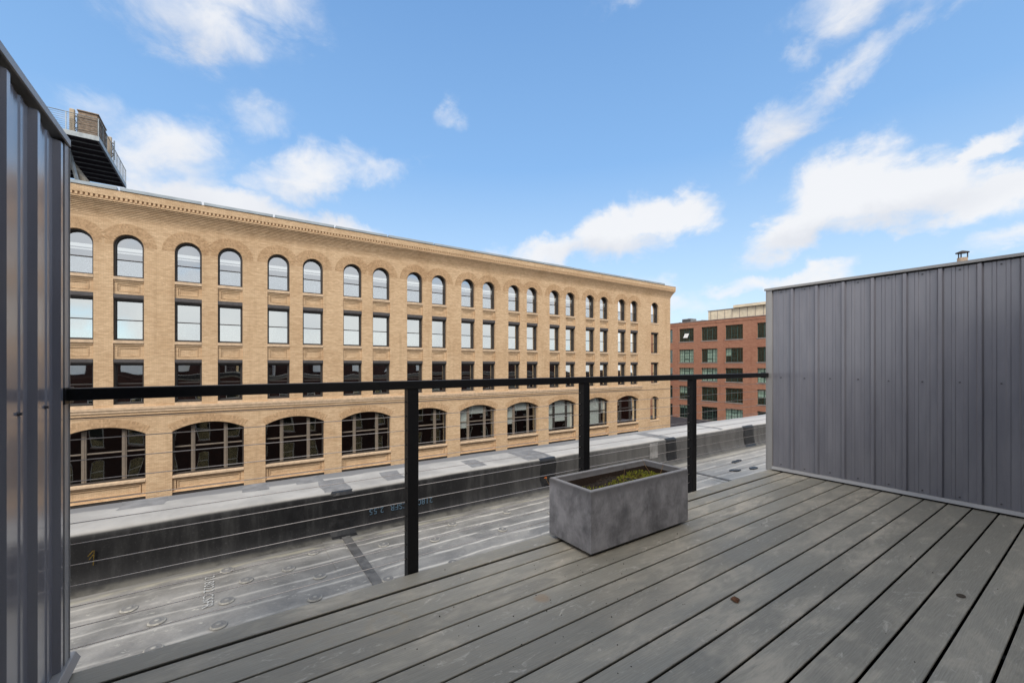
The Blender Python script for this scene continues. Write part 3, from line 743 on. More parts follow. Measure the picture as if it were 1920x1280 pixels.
# ================================================================== RED BRICK BUILDING (to the right, faces -x)
X0 = 64.0
red = empty('red_brick_building', (X0, 36, -18))
tag(red, 'red brick factory building with grid windows beyond the right end of the railing', 'building')
Tr = lambda x, y, z: (X0 + y, -x, z)
RC = [-45.75, -41.75, -37.68, -33.72, -28.98, -24.9, -20.8]; RWD = [2.7, 2.7, 2.68, 2.68, 2.7, 2.7, 2.7]
RR = [(3.95, 2.2), (.42, 2.2), (-2.6, 2.12), (-5.76, 2.2), (-8.9, 2.15), (-12.2, 2.2)]
rops = [(xc, ww, z0, h, 0) for xc, ww in zip(RC, RWD) for z0, h in RR]
m = MB(); wall_with_openings(m, -62, -12, -18, 7.14, rops, .25, Tr)
m.quad((X0, 62, -18), (X0 + 25, 62, -18), (X0 + 25, 62, 7.14), (X0, 62, 7.14)); m.quad((X0, 12, -18), (X0 + 25, 12, -18), (X0 + 25, 12, 7.14), (X0, 12, 7.14))
m.quad((X0 + 25, 12, -18), (X0 + 25, 62, -18), (X0 + 25, 62, 7.14), (X0 + 25, 12, 7.14))
m.build('wall', M['red_brick'], red, loc=(X0, 36, -18))
m = MB(); m.box(X0 - .06, X0 + .3, 12, 62, 7.142, 7.24); m.build('coping', M['conc_sill'], red)
m = MB(); m.box(X0 - .05, X0 - .001, 12, 62, 6.72, 6.80); m.build('brick_band', M['red_brick'], red)
m = MB(); m.quad((X0 + .1, 12, 7.0), (X0 + 25, 12, 7.0), (X0 + 25, 62, 7.0), (X0 + .1, 62, 7.0)); m.build('roof', M['asphalt'], red)
m = MB()
for zz in (6.6, 3.3, .1, -3, -6.1, -9.3): m.box(X0 + .5, X0 + 7, 12.2, 61.8, zz - .1, zz)
m.box(X0 + 7.01, X0 + 7.1, 12.2, 61.8, -18, 7); m.build('interior_floors', M['interior'], red)
def sash_window(w_, h, blind=0, open_=False):
    f = MB(); f.ring(outline(w_ + .02, h, 0, 0), outline(w_ + .02, h, 0, .06), .16, .26)
    t = w_ / 3
    for mx in (-t / 2, t / 2): f.box(mx - .045, mx + .045, .18, .25, .06, h - .06)
    for c in range(3):
        a = -w_ / 2 + c * t
        f.box(a + t / 2 - .014, a + t / 2 + .014, .20, .23, .06, h - .06)
        for r_ in range(1, 4): f.box(a + .05, a + t - .05, .20, .23, h * r_ / 4 - .014, h * r_ / 4 + .014)
    f.box(-t / 2, t / 2, .185, .24, h * .28, h * .28 + .06); f.box(-t / 2, t / 2, .185, .24, h * .72, h * .72 + .06)
    fr = f.build('window', M['green_frame'], loc=(0, 0, 0)); kids = []
    for c in range(3):
        a = -w_ / 2 + c * t; p = MB(); flat(p, [(a + .05, .06), (a + .05, h - .06), (a + t - .05, h - .06), (a + t - .05, .06)], .235)
        kids.append(p.build('pane', M['glass_red'], loc=(0, 0, 0)))
    p = MB(); p.box(-w_ / 2 - .06, w_ / 2 + .06, -.05, .16, -.13, 0); kids.append(p.build('sill', M['conc_sill'], loc=(0, 0, 0)))
    for c in range(3):
        b = (blind >> c * 2) & 3
        if b:
            a = -w_ / 2 + c * t; lo = (.06, .06, h * .45, h * .75)[b]
            p = MB(); flat(p, [(a + .03, lo), (a + .03, h - .06), (a + t - .03, h - .06), (a + t - .03, lo)], .30)
            kids.append(p.build('blind', M['green_blind'], loc=(0, 0, 0)))
    if open_:
        p = MB(); p.quad((-t / 2 + .05, .0 - .28, h * .28), (t / 2 - .05, -.28, h * .28), (t / 2 - .05, .19, h * .62), (-t / 2 + .05, .19, h * .62))
        kids.append(p.build('hopper_vent', M['white_frame'], loc=(0, 0, 0), label='tilted-open ventilation pane'))
    for q in kids: q.parent = fr
    return fr
BL = {(1, 1): 0b010101, (2, 1): 0b010100, (3, 1): 0b000010, (1, 2): 0b010101, (2, 2): 0b010101, (4, 2): 0b010101, (1, 3): 0b101010, (4, 3): 0b101010,
      (3, 4): 0b010101, (1, 4): 0b001111, (5, 1): 0b010101, (6, 3): 0b010101}
kinds = {}
for ci, (xc, ww) in enumerate(zip(RC, RWD)):
    for ri, (z0, h) in enumerate(RR):
        key = (BL.get((ci, ri), 0), (ci, ri) == (1, 0)); loc = Vector(Tr(xc, 0, z0))
        if key not in kinds:
            o = sash_window(2.69, 2.18, *key); kinds[key] = o; o.parent = red
        else:
            o = copy_tree(kinds[key], red)
        o.location = loc - WL[red]; o.rotation_euler = (0, 0, R(-90))
pt = empty('roof_penthouse', (72, 34, 7)); tag(pt, 'beige roof penthouse on top of the red brick factory', 'penthouse')
m = MB(); m.box(70, 84, 20, 41.4, 7.0, 9.45); m.add([(70.0, 33.2, 9.45), (70.0, 20, 9.45), (70.0, 20, 9.0), (70.0, 24, 9.75), (84, 24, 9.75)], [(0, 1, 3)])
m.build('wall', M['beige_wall'], pt)
m = MB(); m.box(69.9, 84, 19.9, 41.5, 9.452, 9.52); m.build('roof_edge', M['conc_sill'], pt)
m = MB(); m.box(69.6, 84, 20, 36.8, 9.52, 9.95); m.build('raised_roof', M['beige_wall'], pt)
for i in range(14):
    m = MB(); yy = 40.9 - i * 1.25; m.box(69.965, 69.999, yy, yy + .06, 7.05, 9.45); m.build('panel_seam', M['conc_sill'], pt)
for (y0_, y1_, h_, lab) in ((42.5, 44.3, .95, 'larger grey ventilation unit on the red factory roof edge'), (44.8, 45.6, .4, 'small dark roof hatch left of the grey ventilation unit'),
                            (39.9, 41.9, .45, 'low grey duct box between the ventilation unit and penthouse')):
    u_ = empty('roof_unit', (67.4, (y0_ + y1_) / 2, 7)); tag(u_, lab, 'roof unit')
    m = MB(); m.box(66.6, 68.2, y0_, y1_, 7.15, 7.15 + h_, .04); m.build('casing', M['unit'], u_)
    m = MB(); m.box(66.7, 68.1, y0_ + .1, y1_ - .1, 7.0, 7.15); m.build('curb', M['asphalt'], u_)
    m = MB(); m.box(66.55, 66.6, y0_ + .15, y1_ - .15, 7.2, 7.1 + h_ * .9); m.tube((67.4, (y0_ + y1_) / 2, 7.15 + h_), (67.4, (y0_ + y1_) / 2, 7.25 + h_), .25, 12); m.build('louvre', M['lintel'], u_)
fl = empty('wall_lamp', (X0, 24.9, -7)); 
sh = empty('low_building', (55, 40, -18)); tag(sh, 'low building with a flat dark roof at the foot of the red factory', 'building')
m = MB(); m.box(47.2, 63.9, 18, 60, -18, -9.15); m.build('wall', M['own_brick'], sh)
m = MB(); m.box(47.0, 63.95, 17.8, 60.2, -9.148, -8.95); m.build('roof', M['asphalt'], sh)
bpy.data.objects.remove(fl)

# ================================================================== OWN BUILDING: roof, parapet, brick face below
own = empty('loft_building', (16, 4.88, -18))
tag(own, 'dark red brick building under the roof, mirrored in the tan facade windows', 'building')
To = lambda x, y, z: (x, 4.86 - y, z)
oops = [(-17.0 + 2.9 * i, 1.25, z0, 2.2, .18) for i in range(30) for z0 in (-4.9, -8.6, -12.3)]
m = MB(); wall_with_openings(m, -20, 72, -18, -1.62, oops, .2, To)
m.quad((-20, 4.86, -18), (-20, -26, -18), (-20, -26, -1.62), (-20, 4.86, -1.62)); m.quad((72, 4.86, -18), (72, -26, -18), (72, -26, -1.62), (72, 4.86, -1.62))
m.quad((-20, -26, -18), (72, -26, -18), (72, -26, -1.62), (-20, -26, -1.62))
m.build('wall', M['own_brick'], own, loc=(0, 4.86, -18))
f = MB(); f.ring(outline(1.27, 2.2, .18, 0), outline(1.27, 2.2, .18, .08), .12, .24); f.box(-.55, .55, .16, .22, 1.12, 1.18)
ow = f.build('window', M['white_frame'], loc=(0, 0, 0))
p = MB(); flat(p, outline(1.2, 2.2, .18, .05), .2); q = p.build('pane', M['glass_red'], loc=(0, 0, 0)); q.parent = ow
p = MB(); p.box(-.72, .72, -.05, .15, -.12, 0); q = p.build('sill', M['conc_sill'], loc=(0, 0, 0)); q.parent = ow
ow.rotation_euler = (0, 0, pi); uo = [False]
for (xc, _, z0, _, _) in oops: place(ow, uo, own, (xc, 4.86, z0))
m = MB(); m.box(-19.5, 71.5, -25, 4.2, -17, -1.8); m.build('interior_mass', M['interior'], own)
ZP0 = -1.13
# unseen top storey; its block close behind the lens is raised to shade the deck
top = empty('top_storey', (20, -5, -1.6)); tag(top, 'dark clad top storey set back behind the deck', 'building')
m = MB(); m.box(-19, 60, -16, -5, -1.59, 1.7); m.box(-4, 9.5, -4.98, -1.3, -1.59, 2.62); m.build('wall', M['own_brick'], top)
m = MB(); m.add([(-19.2, -4.995, 1.702), (60.2, -4.995, 1.702), (60.2, -16, 1.702), (-19.2, -16, 1.702), (-18, -6.5, 2.95), (59, -6.5, 2.95), (59, -15, 2.95), (-18, -15, 2.95)],
                [(0, 1, 5, 4), (1, 2, 6, 5), (2, 3, 7, 6), (3, 0, 4, 7), (4, 5, 6, 7)]); m.build('roof', M['slate'], top)
for i in range(14):
    x = -16 + i * 5.4; m = MB(); m.box(x, x + 1.6, -5.0, -4.94, -.9, 1.1); m.build('window', M['white_frame'], top)
m = MB(); m.box(1.0, 2.9, -1.29, -1.26, ZP0, ZP0 + 2.1); m.build('glass_door', M['glass_low'], top)
m = MB(); m.box(-4.1, 9.6, -5.05, -1.22, 2.622, 2.70); m.build('roof_edge', M['trim'], top)
    
# roof membrane: one sheet with soft undulations
def fbm(x, y):
    return (sin(x * 1.7 + 1.3 * sin(y * .9)) + .6 * sin(x * 3.9 + y * 2.3 + 1) + .4 * sin(y * 7.1 + 2 * sin(x * 1.1)) + .3 * sin(x * 9.3 - y * 5.1)) / 2.3
m = MB(); xs = [-6 + i * .08 for i in range(190)] + [9.2 + i * 1.2 for i in range(52)]; ys = [-8, -4, 0, 1] + [1.8 + i * .06 for i in range(40)] + [4.19]
for x in xs:
    for y in ys: m.v.append((x, y, -1.60 + (.005 * fbm(x, y * 2.2) if 1.5 < y < 4.1 else 0)))
ny = len(ys)
for i in range(len(xs) - 1):
    for j in range(ny - 1): m.f.append((i * ny + j, (i + 1) * ny + j, (i + 1) * ny + j + 1, i * ny + j + 1)); m.mi.append(0)
roof = m.build('flat_roof', M['membrane'], loc=(0, 0, -1.6), smooth=True, kind='structure')
m = MB(); m.quad((-20, -26, -1.612), (72, -26, -1.612), (72, 4.85, -1.612), (-20, 4.85, -1.612)); m.build('roof_underlay', M['membrane'], roof, loc=(0, 0, -1.612), kind='structure')
# seams (cover strips) and fastener plates telegraphing through the membrane
for (x0_, w_, lap, y0_) in ((.865, .075, .17, 2.0), (5.70, .06, .12, 2.0), (9.4, .07, .15, 2.0)):
    m = MB(); m.box(x0_, x0_ + w_, y0_, 4.10, -1.602, -1.5915, .002); m.build('seam_strip', M['seam'], roof)
    m = MB(); m.box(x0_ - lap, x0_ - .02, y0_, 4.10, -1.604, -1.5955, .001); m.build('seam_lap', M['membrane'], roof)
m = MB()
m.add([(0, 0, .0135)], [])
prof_d = [(.0, .012), (.016, .0125), (.022, .008), (.032, .007), (.040, .0105), (.047, .001)]; nn = 20
m = MB(); m.v.append((0, 0, prof_d[0][1] - 1.6))
for r_, h_ in prof_d[1:]:
    for i in range(nn): a = 2 * pi * i / nn; m.v.append((r_ * cos(a), r_ * sin(a), h_ - 1.6))
for i in range(nn): m.f.append((0, 1 + i, 1 + (i + 1) % nn)); m.mi.append(0)
for r_ in range(len(prof_d) - 2):
    for i in range(nn): a = 1 + r_ * nn; m.f.append((a + i, a + nn + i, a + nn + (i + 1) % nn, a + (i + 1) % nn)); m.mi.append(0)
def _disc(kk):
    p = kk.n('ShaderNodeTexCoord').outputs['Object']; d = kk.vm('LENGTH', kk.vm('MULTIPLY', p, (1, 1, 0))); n = kk.noise(kk.pos(), 40, 4, .6)
    silt = kk.m('MAXIMUM', kk.ramp(kk.m('ABSOLUTE', kk.m('SUBTRACT', d, .043)), .001, .007, 1, 0), kk.ramp(d, .006, .017, 1, 0))
    c = kk.mix(kk.m('MULTIPLY', silt, kk.ramp(n, .35, .6, .3, .9)), rgb(.23, .222, .21), rgb(.52, .49, .42))
    return bsdf(kk, c, .65, .3)
M['disc'] = material('membrane_over_plate', _disc)
disc = m.build('fastener_plate', M['disc'], roof, loc=(0, 0, -1.6), smooth=True); first = True
DP = [(-.05, 3.13), (-.01, 3.42), (.11, 3.66), (-.01, 3.92), (-.37, 3.39), (-.35, 3.07), (-.54, 3.67), (.39, 3.68), (.6, 3.89), (1.14, 3.71), (.57, 3.42), (.49, 3.12), (.98, 3.08), (1.56, 3.55), (1.86, 3.80),
      (1.5, 3.05), (2.2, 3.4), (2.5, 3.78), (2.9, 3.5), (-.62, 3.0), (.05, 2.84), (.42, 2.86), (3.3, 3.8), (3.8, 3.45), (4.3, 3.75), (4.8, 3.4), (5.3, 3.7)]
for x, y in DP:
    o = disc if first else disc.copy()
    if not first: COL.objects.link(o); o.parent = roof
    first = False; o.location = (x, y, .006 + .005 * fbm(x, y * 2.2) - .003)
# dark pads on the far part of the roof; the long one paints a shadow
for (cx, cy, rx, ry, rz) in ((6.95, 3.62, .20, .045, .1), (6.35, 3.33, .12, .05, -.2), (6.72, 3.24, .11, .05, .1), (5.05, 3.42, .30, .085, .12), (4.75, 3.52, .08, .05, 0)):
    m = MB(); n_ = 14; ring = []
    for i in range(n_): a = 2 * pi * i / n_; rr = random.uniform(.8, 1.1); X_, Y_ = rx * rr * cos(a), ry * rr * sin(a); ring.append((cx + X_ * cos(rz) - Y_ * sin(rz), cy + X_ * sin(rz) + Y_ * cos(rz)))
    m.add([(x, y, -1.60) for x, y in ring] + [(x, y, -1.589) for x, y in ring], [tuple(range(n_, 2 * n_))] + [(i, (i + 1) % n_, n_ + (i + 1) % n_, n_ + i) for i in range(n_)])
    m.build('dark_pad', M['patch'], roof)

# parapet wrapped in rubber
par = empty('parapet_wall', (10, 4.5, -1.6)); tag(par, 'low parapet wall wrapped in black rubber flashing with a pale weathered top', 'parapet')
ZP = -1.192
def pprof(x):
    wv = lambda s, a: a * (sin(x * 3.1 + s) + .6 * sin(x * 7.7 + 2.1 * s) + .35 * sin(x * 17.3 + s * 3)) / 1.9
    P = [(4.055, -1.603), (4.10, -1.585 + wv(1, .004)), (4.14 + wv(2, .006), -1.545 + wv(5, .005)), (4.160 + wv(3, .007), -1.46), (4.166 + wv(4, .008), -1.36), (4.165 + wv(6, .007), -1.27),
         (4.166 + wv(7, .005), -1.225 + wv(8, .004)), (4.180, -1.203 + wv(8, .004)), (4.205, ZP + wv(8, .004)), (4.26, ZP + .006 + wv(9, .004)), (4.42, ZP + .008 + wv(9, .004)), (4.60, ZP + .010 + wv(10, .004)),
         (4.72, ZP + .012 + wv(11, .004)), (4.86, ZP + .012 + wv(12, .003)), (4.895, ZP - .005), (4.90, ZP - .05), (4.90, -1.75)]
    return P
m = MB(); xs = [-6 + i * .07 for i in range(240)] + [10.8 + i * .8 for i in range(76)]; npf = len(pprof(0))
for x in xs: m.v += [(x, y, z) for y, z in pprof(x)]
for i in range(len(xs) - 1):
    for j in range(npf - 1): m.f.append((i * npf + j, (i + 1) * npf + j, (i + 1) * npf + j + 1, i * npf + j + 1)); m.mi.append(0)
m.build('flashing', M['rubber'], par, loc=(0, 4.5, -1.6), smooth=True)
m = MB(); m.box(-19.9, 71.9, 4.25, 4.85, -1.8, -1.26); m.build('core', M['own_brick'], par)
def patch(x0_, x1_, jlo, jhi, off=.006, mat='patch', label=None):
    """a glued patch that follows the wrap between profile points jlo..jhi"""
    n_ = max(2, int((x1_ - x0_) / .05)); m = MB(); cnt = jhi - jlo + 1; rows = []
    for i in range(n_ + 1):
        x = x0_ + (x1_ - x0_) * i / n_; P = pprof(x); row = []
        for j in range(jlo, jhi + 1):
            a = Vector(P[max(0, j - 1)]); b = Vector(P[min(npf - 1, j + 1)]); t = (b - a).normalized(); nr = Vector((-t.y, t.x))
            e_ = off if 0 < i < n_ and jlo < j < jhi else .001
            jx = .012 * sin(j * 2.3 + x0_) if i in (0, n_) else 0
            row.append((x + jx, P[j][0] + nr.x * e_, P[j][1] + nr.y * e_))
        rows.append(row)
    for r_ in rows: m.v += r_
    for i in range(n_):
        for j in range(cnt - 1): m.f.append((i * cnt + j, (i + 1) * cnt + j, (i + 1) * cnt + j + 1, i * cnt + j + 1)); m.mi.append(0)
    return m.build('rubber_patch', M[mat], par, smooth=False, label=label)
patch(.80, .99, 5, 8); patch(.78, 1.0, 0, 4); patch(.74, .98, 8, 11, .005, 'patch_grey'); patch(.55, .80, 11, 13, .005, 'patch_grey')
patch(.41, .56, 3, 5, .005)
patch(3.26, 3.52, 2, 8, .006); patch(3.1, 3.5, 8, 12, .005, 'patch_grey')
patch(5.83, 6.10, 2, 8, .006); patch(5.75, 6.0, 8, 12, .005, 'patch_grey'); patch(5.42, 5.62, 3, 6, .004, 'patch_grey')
patch(8.25, 8.65, 1, 8, .006); patch(1.35, 1.55, 9, 11, .004, 'patch_grey'); patch(2.35, 2.55, 9, 11, .004, 'patch_grey')
patch(-.75, -.45, 11, 13, .004, 'patch_grey'); patch(.1, .32, 11, 13, .004, 'patch_grey'); patch(7.5, 7.6, 8, 12, .004, 'patch_grey')
# printed roll lettering and the chalk arrow
def lettering(txt, size, loc, rot, mat, parent, name='printed_lettering'):
    cu = bpy.data.curves.new(name, 'FONT'); cu.body = txt; cu.size = size; cu.align_x = 'LEFT'; cu.space_character = 1.05
    tmp = bpy.data.objects.new('tmp', cu); COL.objects.link(tmp); bpy.context.view_layer.update()
    me = bpy.data.meshes.new_from_object(tmp.evaluated_get(bpy.context.evaluated_depsgraph_get()))
    bpy.data.objects.remove(tmp); me.materials.clear(); me.materials.append(M[mat])
    o = bpy.data.objects.new(name, me); COL.objects.link(o); o.parent = parent; o.location = Vector(loc) - WL[parent]; o.rotation_euler = rot
    return o
for txt, x in (('218022', 1.80), ('CSFR', 1.53), ('2.55', 1.28)):
    lettering(txt, .082, (x, 4.150, -1.405 - (.0 if x > 1.6 else .003)), (R(90), R(180), 0), 'blue_ink', par)
lettering('218022 CSFR', .085, (-.145, 3.88, -1.590), (0, 0, R(-90)), 'white_ink', roof)
m = MB(); m.bar((-.80, 4.149, -1.43), (-.795, 4.149, -1.325), .005, .005); m.bar((-.80, 4.149, -1.325), (-.828, 4.149, -1.36), .005, .006); m.bar((-.797, 4.149, -1.35), (-.822, 4.149, -1.385), .005, .005)
m.build('chalk_arrow', M['yellow_chalk'], par)

# ================================================================== VENT PIPE beyond the right wall
vp = empty('vent_pipe', (8.0, 1.21, -1.6)); tag(vp, 'metal vent pipe with a small rain cap behind the right grey wall', 'vent pipe')
m = MB(); m.tube((8, 1.21, -1.6), (8, 1.21, 1.40), .046, 20); m.tube((8, 1.21, 1.36), (8, 1.21, 1.41), .050, 20); m.build('pipe', simple('warm_galvanised_pipe', (.62, .47, .34), .45, .5, .2, .2, 20), vp)
m = MB(); m.tube((8, 1.21, 1.473), (8, 1.21, 1.482), .066, 24, .066); m.tube((8, 1.21, 1.482), (8, 1.21, 1.505), .065, 24, .01); m.build('rain_cap', M['lintel'], vp)
for a in (0.4, 2.5, 4.6):
    m = MB(); m.box(8 + .048 * cos(a) - .004, 8 + .048 * cos(a) + .004, 1.21 + .048 * sin(a) - .006, 1.21 + .048 * sin(a) + .006, 1.405, 1.475); m.build('cap_strut', M['lintel'], vp)

# ================================================================== DECK
ZD = -1.15; DX0, DX1 = -.51, 4.95
deck = MB()
for i in range(15):
    x = DX0 + .12 + i * .37; deck.box(x, x + .045, -1.28, 2.17, ZD - .20, ZD - .03)
deck.box(DX0, DX1, 2.17, 2.208, ZD - .20, ZD - .03); deck.box(DX1 + .001, DX1 + .04, -1.28, 2.2, ZD - .20, ZD - .001); deck.box(DX0 - .04, DX0 - .001, -1.28, 2.2, ZD - .20, ZD - .001)
deck.box(DX0, DX1, -1.28, 2.16, ZD - .215, ZD - .205)
deck_o = deck.build('roof_deck', M['black'], loc=(2.2, 0, ZD - .2), kind='structure')
DC = []
def board(y0_, y1_):
    c = .0028; z0_, z1_ = ZD - .024, ZD; m = MB()
    m.sweep([(y0_ + .009, z0_), (y1_ - .009, z0_), (y1_ - .009, z1_ - .007), (y1_, z1_ - .0062), (y1_, z1_ - c), (y1_ - c * .35, z1_ - c * .35), (y1_ - c, z1_), (y0_ + c, z1_), (y0_ + c * .35, z1_ - c * .35), (y0_, z1_ - c), (y0_, z1_ - .0062), (y0_ + .009, z1_ - .007)], DX0, DX1)
    return m.build('deck_board', M['deck'], deck_o, loc=((DX0 + DX1) / 2, (y0_ + y1_) / 2, ZD))
board(2.092, 2.213); board(1.9625, 2.068)
proto_b = board(.2705 + .005, .2705 + .1405 - .005)
for i in range(-11, 12):
    if i == 0: continue
    o = proto_b.copy(); COL.objects.link(o); o.parent = deck_o
    o.location = proto_b.location + Vector((0, i * .1405, random.uniform(-.0008, .0008)))

# ================================================================== GREY PROFILED METAL WALLS
def metal_wall(side, xf, y_end, label, first_rib, pitch):
    """side=-1: left wall seen from its right; side=+1: right wall. xf = plane of the rib crowns facing the deck"""
    s = -side                                   # direction from the wall towards the deck
    root = empty('metal_wall', (xf + side * .08, (y_end - 1.28) / 2, ZD)); tag(root, label, 'wall')
    pan = xf - s * .019; zb, zt_ = ZD + .0452, .806
    # rib crown positions
    ribs = [first_rib - pitch * i for i in range(-1, 15)]
    ribs = [r_ for r_ in ribs if r_ < y_end - .03]
    edge = y_end - .028
    def prof_between(ya, yb):
        """profile points (y,offset) from ya down to yb (ya>yb), crown to crown"""
        L = ya - yb; P = []
        P += [(ya - .011, .019), (ya - .022, .0)]
        for t0 in (.30, .62):
            c = ya - L * (t0 + .04); P += [(c + .014, 0), (c + .010, .0032), (c - .010, .0032), (c - .014, 0)]
        P += [(yb + .022, 0), (yb + .011, .019)]
        return P
    for g_ in range(0, len(ribs) - 1, 4):
        rr = ribs[g_:g_ + 5]; m = MB(); P = []
        if g_ > 0: P += [(rr[0] + .0108, .019)]
        if g_ == 0: P += [(edge, 0), (ribs[0] + .022, 0), (ribs[0] + .011, .019)]
        for a, b in zip(rr, rr[1:]): P += prof_between(a, b)
        lift = .0009 if (g_ // 4) % 2 else 0.0
        V = [(pan + s * (o_ + lift), y, zz) for zz in (zb, zt_) for y, o_ in P]; n_ = len(P)
        m.add(V, [(i, i + 1, n_ + i + 1, n_ + i) for i in range(n_ - 1)])
        me_o = m.build('panel', M['paint'], root)
    # screws mid-pan
    sc = MB(); sc.tube((0, 0, 0), (s * .004, 0, 0), .0065, 12, .006); sc.tube((s * .004, 0, 0), (s * .009, 0, 0), .0048, 6)
    sproto = None
    for i, (a, b) in enumerate(zip(ribs, ribs[1:])):
        yc = a - (a - b) * (.5 if side > 0 else .42)
        for zz in ((-.14, .785, ZD + .075) if side > 0 else (-.14,)):
            L_ = (pan, yc, zz + random.uniform(-.006, .006))
            if sproto is None:
                sproto = sc.build('screw', M['screw'], loc=(0, 0, 0)); sproto.parent = root; sproto.location = Vector(L_) - WL[root]
            else:
                o = sproto.copy(); COL.objects.link(o); o.parent = root; o.location = Vector(L_) - WL[root]
            if i > 12: break
    # carcass, corner trim, cap, base flashing
    xo = pan + side * .13
    m = MB(); m.box(pan + side * .004, xo, -1.28, y_end - .004, ZD - .02, .80); m.build('core', M['trim'], root)
    m = MB()
    cw = .062
    m.box(xf + s * .001, xf + side * .02, y_end - cw, y_end, ZD - .01, .818); m.box(xf + side * .0202, xo + side * .003, y_end - .003, y_end, ZD - .01, .818)
    m.box(xf + s * .001, xf + s * .004, y_end - .014, y_end - .011, ZD - .01, .818)
    m.build('corner_trim', M['trim'], root)
    m = MB(); co = xf + s * .010; yc_ = y_end + (.012 if side > 0 else -.028)
    m.box(min(co, xo + side * .012), max(co, xo + side * .012), -1.28, yc_, .838, .842)       # top sheet
    m.box(min(co, co + side * .0022), max(co, co + side * .0022), -1.28, yc_, .821, .8378)   # face lip
    m.box(min(co, co + side * .006), max(co, co + side * .006), -1.28, yc_, .8185, .8208)   # hem
    m.box(min(co, xo), max(co, xo), yc_ - .0025, yc_, .821, .8378)
    m.box(xo + side * .0095 if side > 0 else xo - .012, xo + .012 if side > 0 else xo - .0095, -1.28, yc_, .79, .8378)
    m.build('cap_flashing', M['trim'], root)
    m = MB(); bo = xf + s * .024; ye = y_end - .066 if side > 0 else y_end + .03
    x_in = xf + s * .003
    xi = pan + s * .0005; V = [(xi, ye, ZD + .044), (xf + s * .008, ye, ZD + .044), (xf + s * .011, ye, ZD + .041), (bo, ye, ZD + .016), (bo - s * .003, ye, ZD + .014), (xf + s * .006, ye, ZD + .038), (xi, ye, ZD + .040)]
    V2 = [(x, -1.28, z) for x, y, z in V]; n_ = len(V)
    m.add(V + V2, [(i, (i + 1) % n_, n_ + (i + 1) % n_, n_ + i) for i in range(n_)] + [tuple(range(n_))])
    m.build('base_flashing', M['trim'], root)
    m = MB(); m.box(min(pan, x_in), max(pan, x_in), -1.28, ye - .002, ZD + .001, ZD + .02); m.build('base_gap_shade', M['black'], root)  # black strip standing in for the shade in the gap below the flashing
    return root
metal_wall(1, 4.93, 2.244, 'grey profiled metal wall on the right with a vent pipe behind it', 1.999 - .012, .2225)
metal_wall(-1, -.500, 2.258, 'grey profiled metal wall close by on the left edge', 2.170, .2225)

# ================================================================== CABLE RAILING
rl = empty('cable_railing', (2.2, 2.25, ZD)); tag(rl, 'black steel railing with twelve thin horizontal wire cables along the deck edge', 'railing')
zr1, zr0 = -.088, -.134
m = MB(); m.box(-.505, 4.945, 2.214, 2.274, zr0, zr1, .003); m.build('top_rail', M['black'], rl)
m = MB(); m.box(4.935, 4.941, 2.19, 2.30, zr0 - .012, zr1 + .004, .001); m.box(-.503, -.497, 2.19, 2.30, zr0 - .012, zr1 + .004, .001); m.build('end_plate', M['black'], rl)
PX = (.816, 2.140, 3.500)
post0 = None
for x in PX:
    if post0 is None:
        m = MB(); m.box(x, x + .062, 2.218, 2.276, ZD - .19, zr0 + .001, .003); post0 = m.build('post', M['black'], rl)
    else:
        o = post0.copy(); COL.objects.link(o); o.parent = rl; o.location = post0.location + Vector((x - PX[0], 0, 0))
fit0 = None
for kx in range(12):
    zc_ = -.205 - .0792 * kx
    m = MB(); yk = 2.247
    pts = [-.50] + [v for x in PX for v in (x, x + .062)] + [4.94]
    for a, b in zip(pts[::2], pts[1::2]):
        sag = .0015 * random.random(); mid = (a + b) / 2
        m.tube((a, yk, zc_), (mid, yk, zc_ - sag), .0019, 6); m.tube((mid, yk, zc_ - sag), (b, yk, zc_), .0019, 6)
    m.build('cable', M['steel'], rl, loc=(2.2, yk, zc_))
    for x in PX:
        for dx_ in (-.006, .062):
            if fit0 is None:
                m = MB(); m.tube((x + dx_, yk, zc_), (x + dx_ + .006, yk, zc_), .0036, 8); fit0 = m.build('cable_grommet', M['black'], rl, loc=(x + dx_, yk, zc_))
                f0 = Vector((x + dx_, yk, zc_))
            else:
                o = fit0.copy(); COL.objects.link(o); o.parent = rl; o.location = fit0.location + Vector((x + dx_, yk, zc_)) - f0

# ================================================================== PLANTER
pl = empty('concrete_planter', (2.265, 1.973, ZD)); tag(pl, 'rectangular dark grey concrete planter standing on the deck by the railing', 'planter')
ax0, ax1, ay0, ay1 = 1.778, 2.752, 1.783, 2.170; az0, az1 = ZD + .022, ZD + .398; tk = .030
m = MB()
def rect(x0_, x1_, y0_, y1_, z): return [(x0_, y0_, z), (x1_, y0_, z), (x1_, y1_, z), (x0_, y1_, z)]
lv = [rect(ax0 + .006, ax1 - .006, ay0 + .006, ay1 - .006, az0), rect(ax0, ax1, ay0, ay1, az0 + .006), rect(ax0, ax1, ay0, ay1, az1 - .005), rect(ax0 + .005, ax1 - .005, ay0 + .005, ay1 - .005, az1),
      rect(ax0 + tk - .004, ax1 - tk + .004, ay0 + tk - .004, ay1 - tk + .004, az1), rect(ax0 + tk, ax1 - tk, ay0 + tk, ay1 - tk, az1 - .004), rect(ax0 + tk + .004, ax1 - tk - .004, ay0 + tk + .004, ay1 - tk - .004, az1 - .2)]
for l_ in lv: m.v += l_
for i in range(len(lv) - 1):
    for j in range(4): m.f.append((i * 4 + j, i * 4 + (j + 1) % 4, i * 4 + 4 + (j + 1) % 4, i * 4 + 4 + j)); m.mi.append(0)
m.f.append((3, 2, 1, 0)); m.mi.append(0)
m.build('tub', M['concrete'], pl, loc=(2.265, 1.973, ZD))
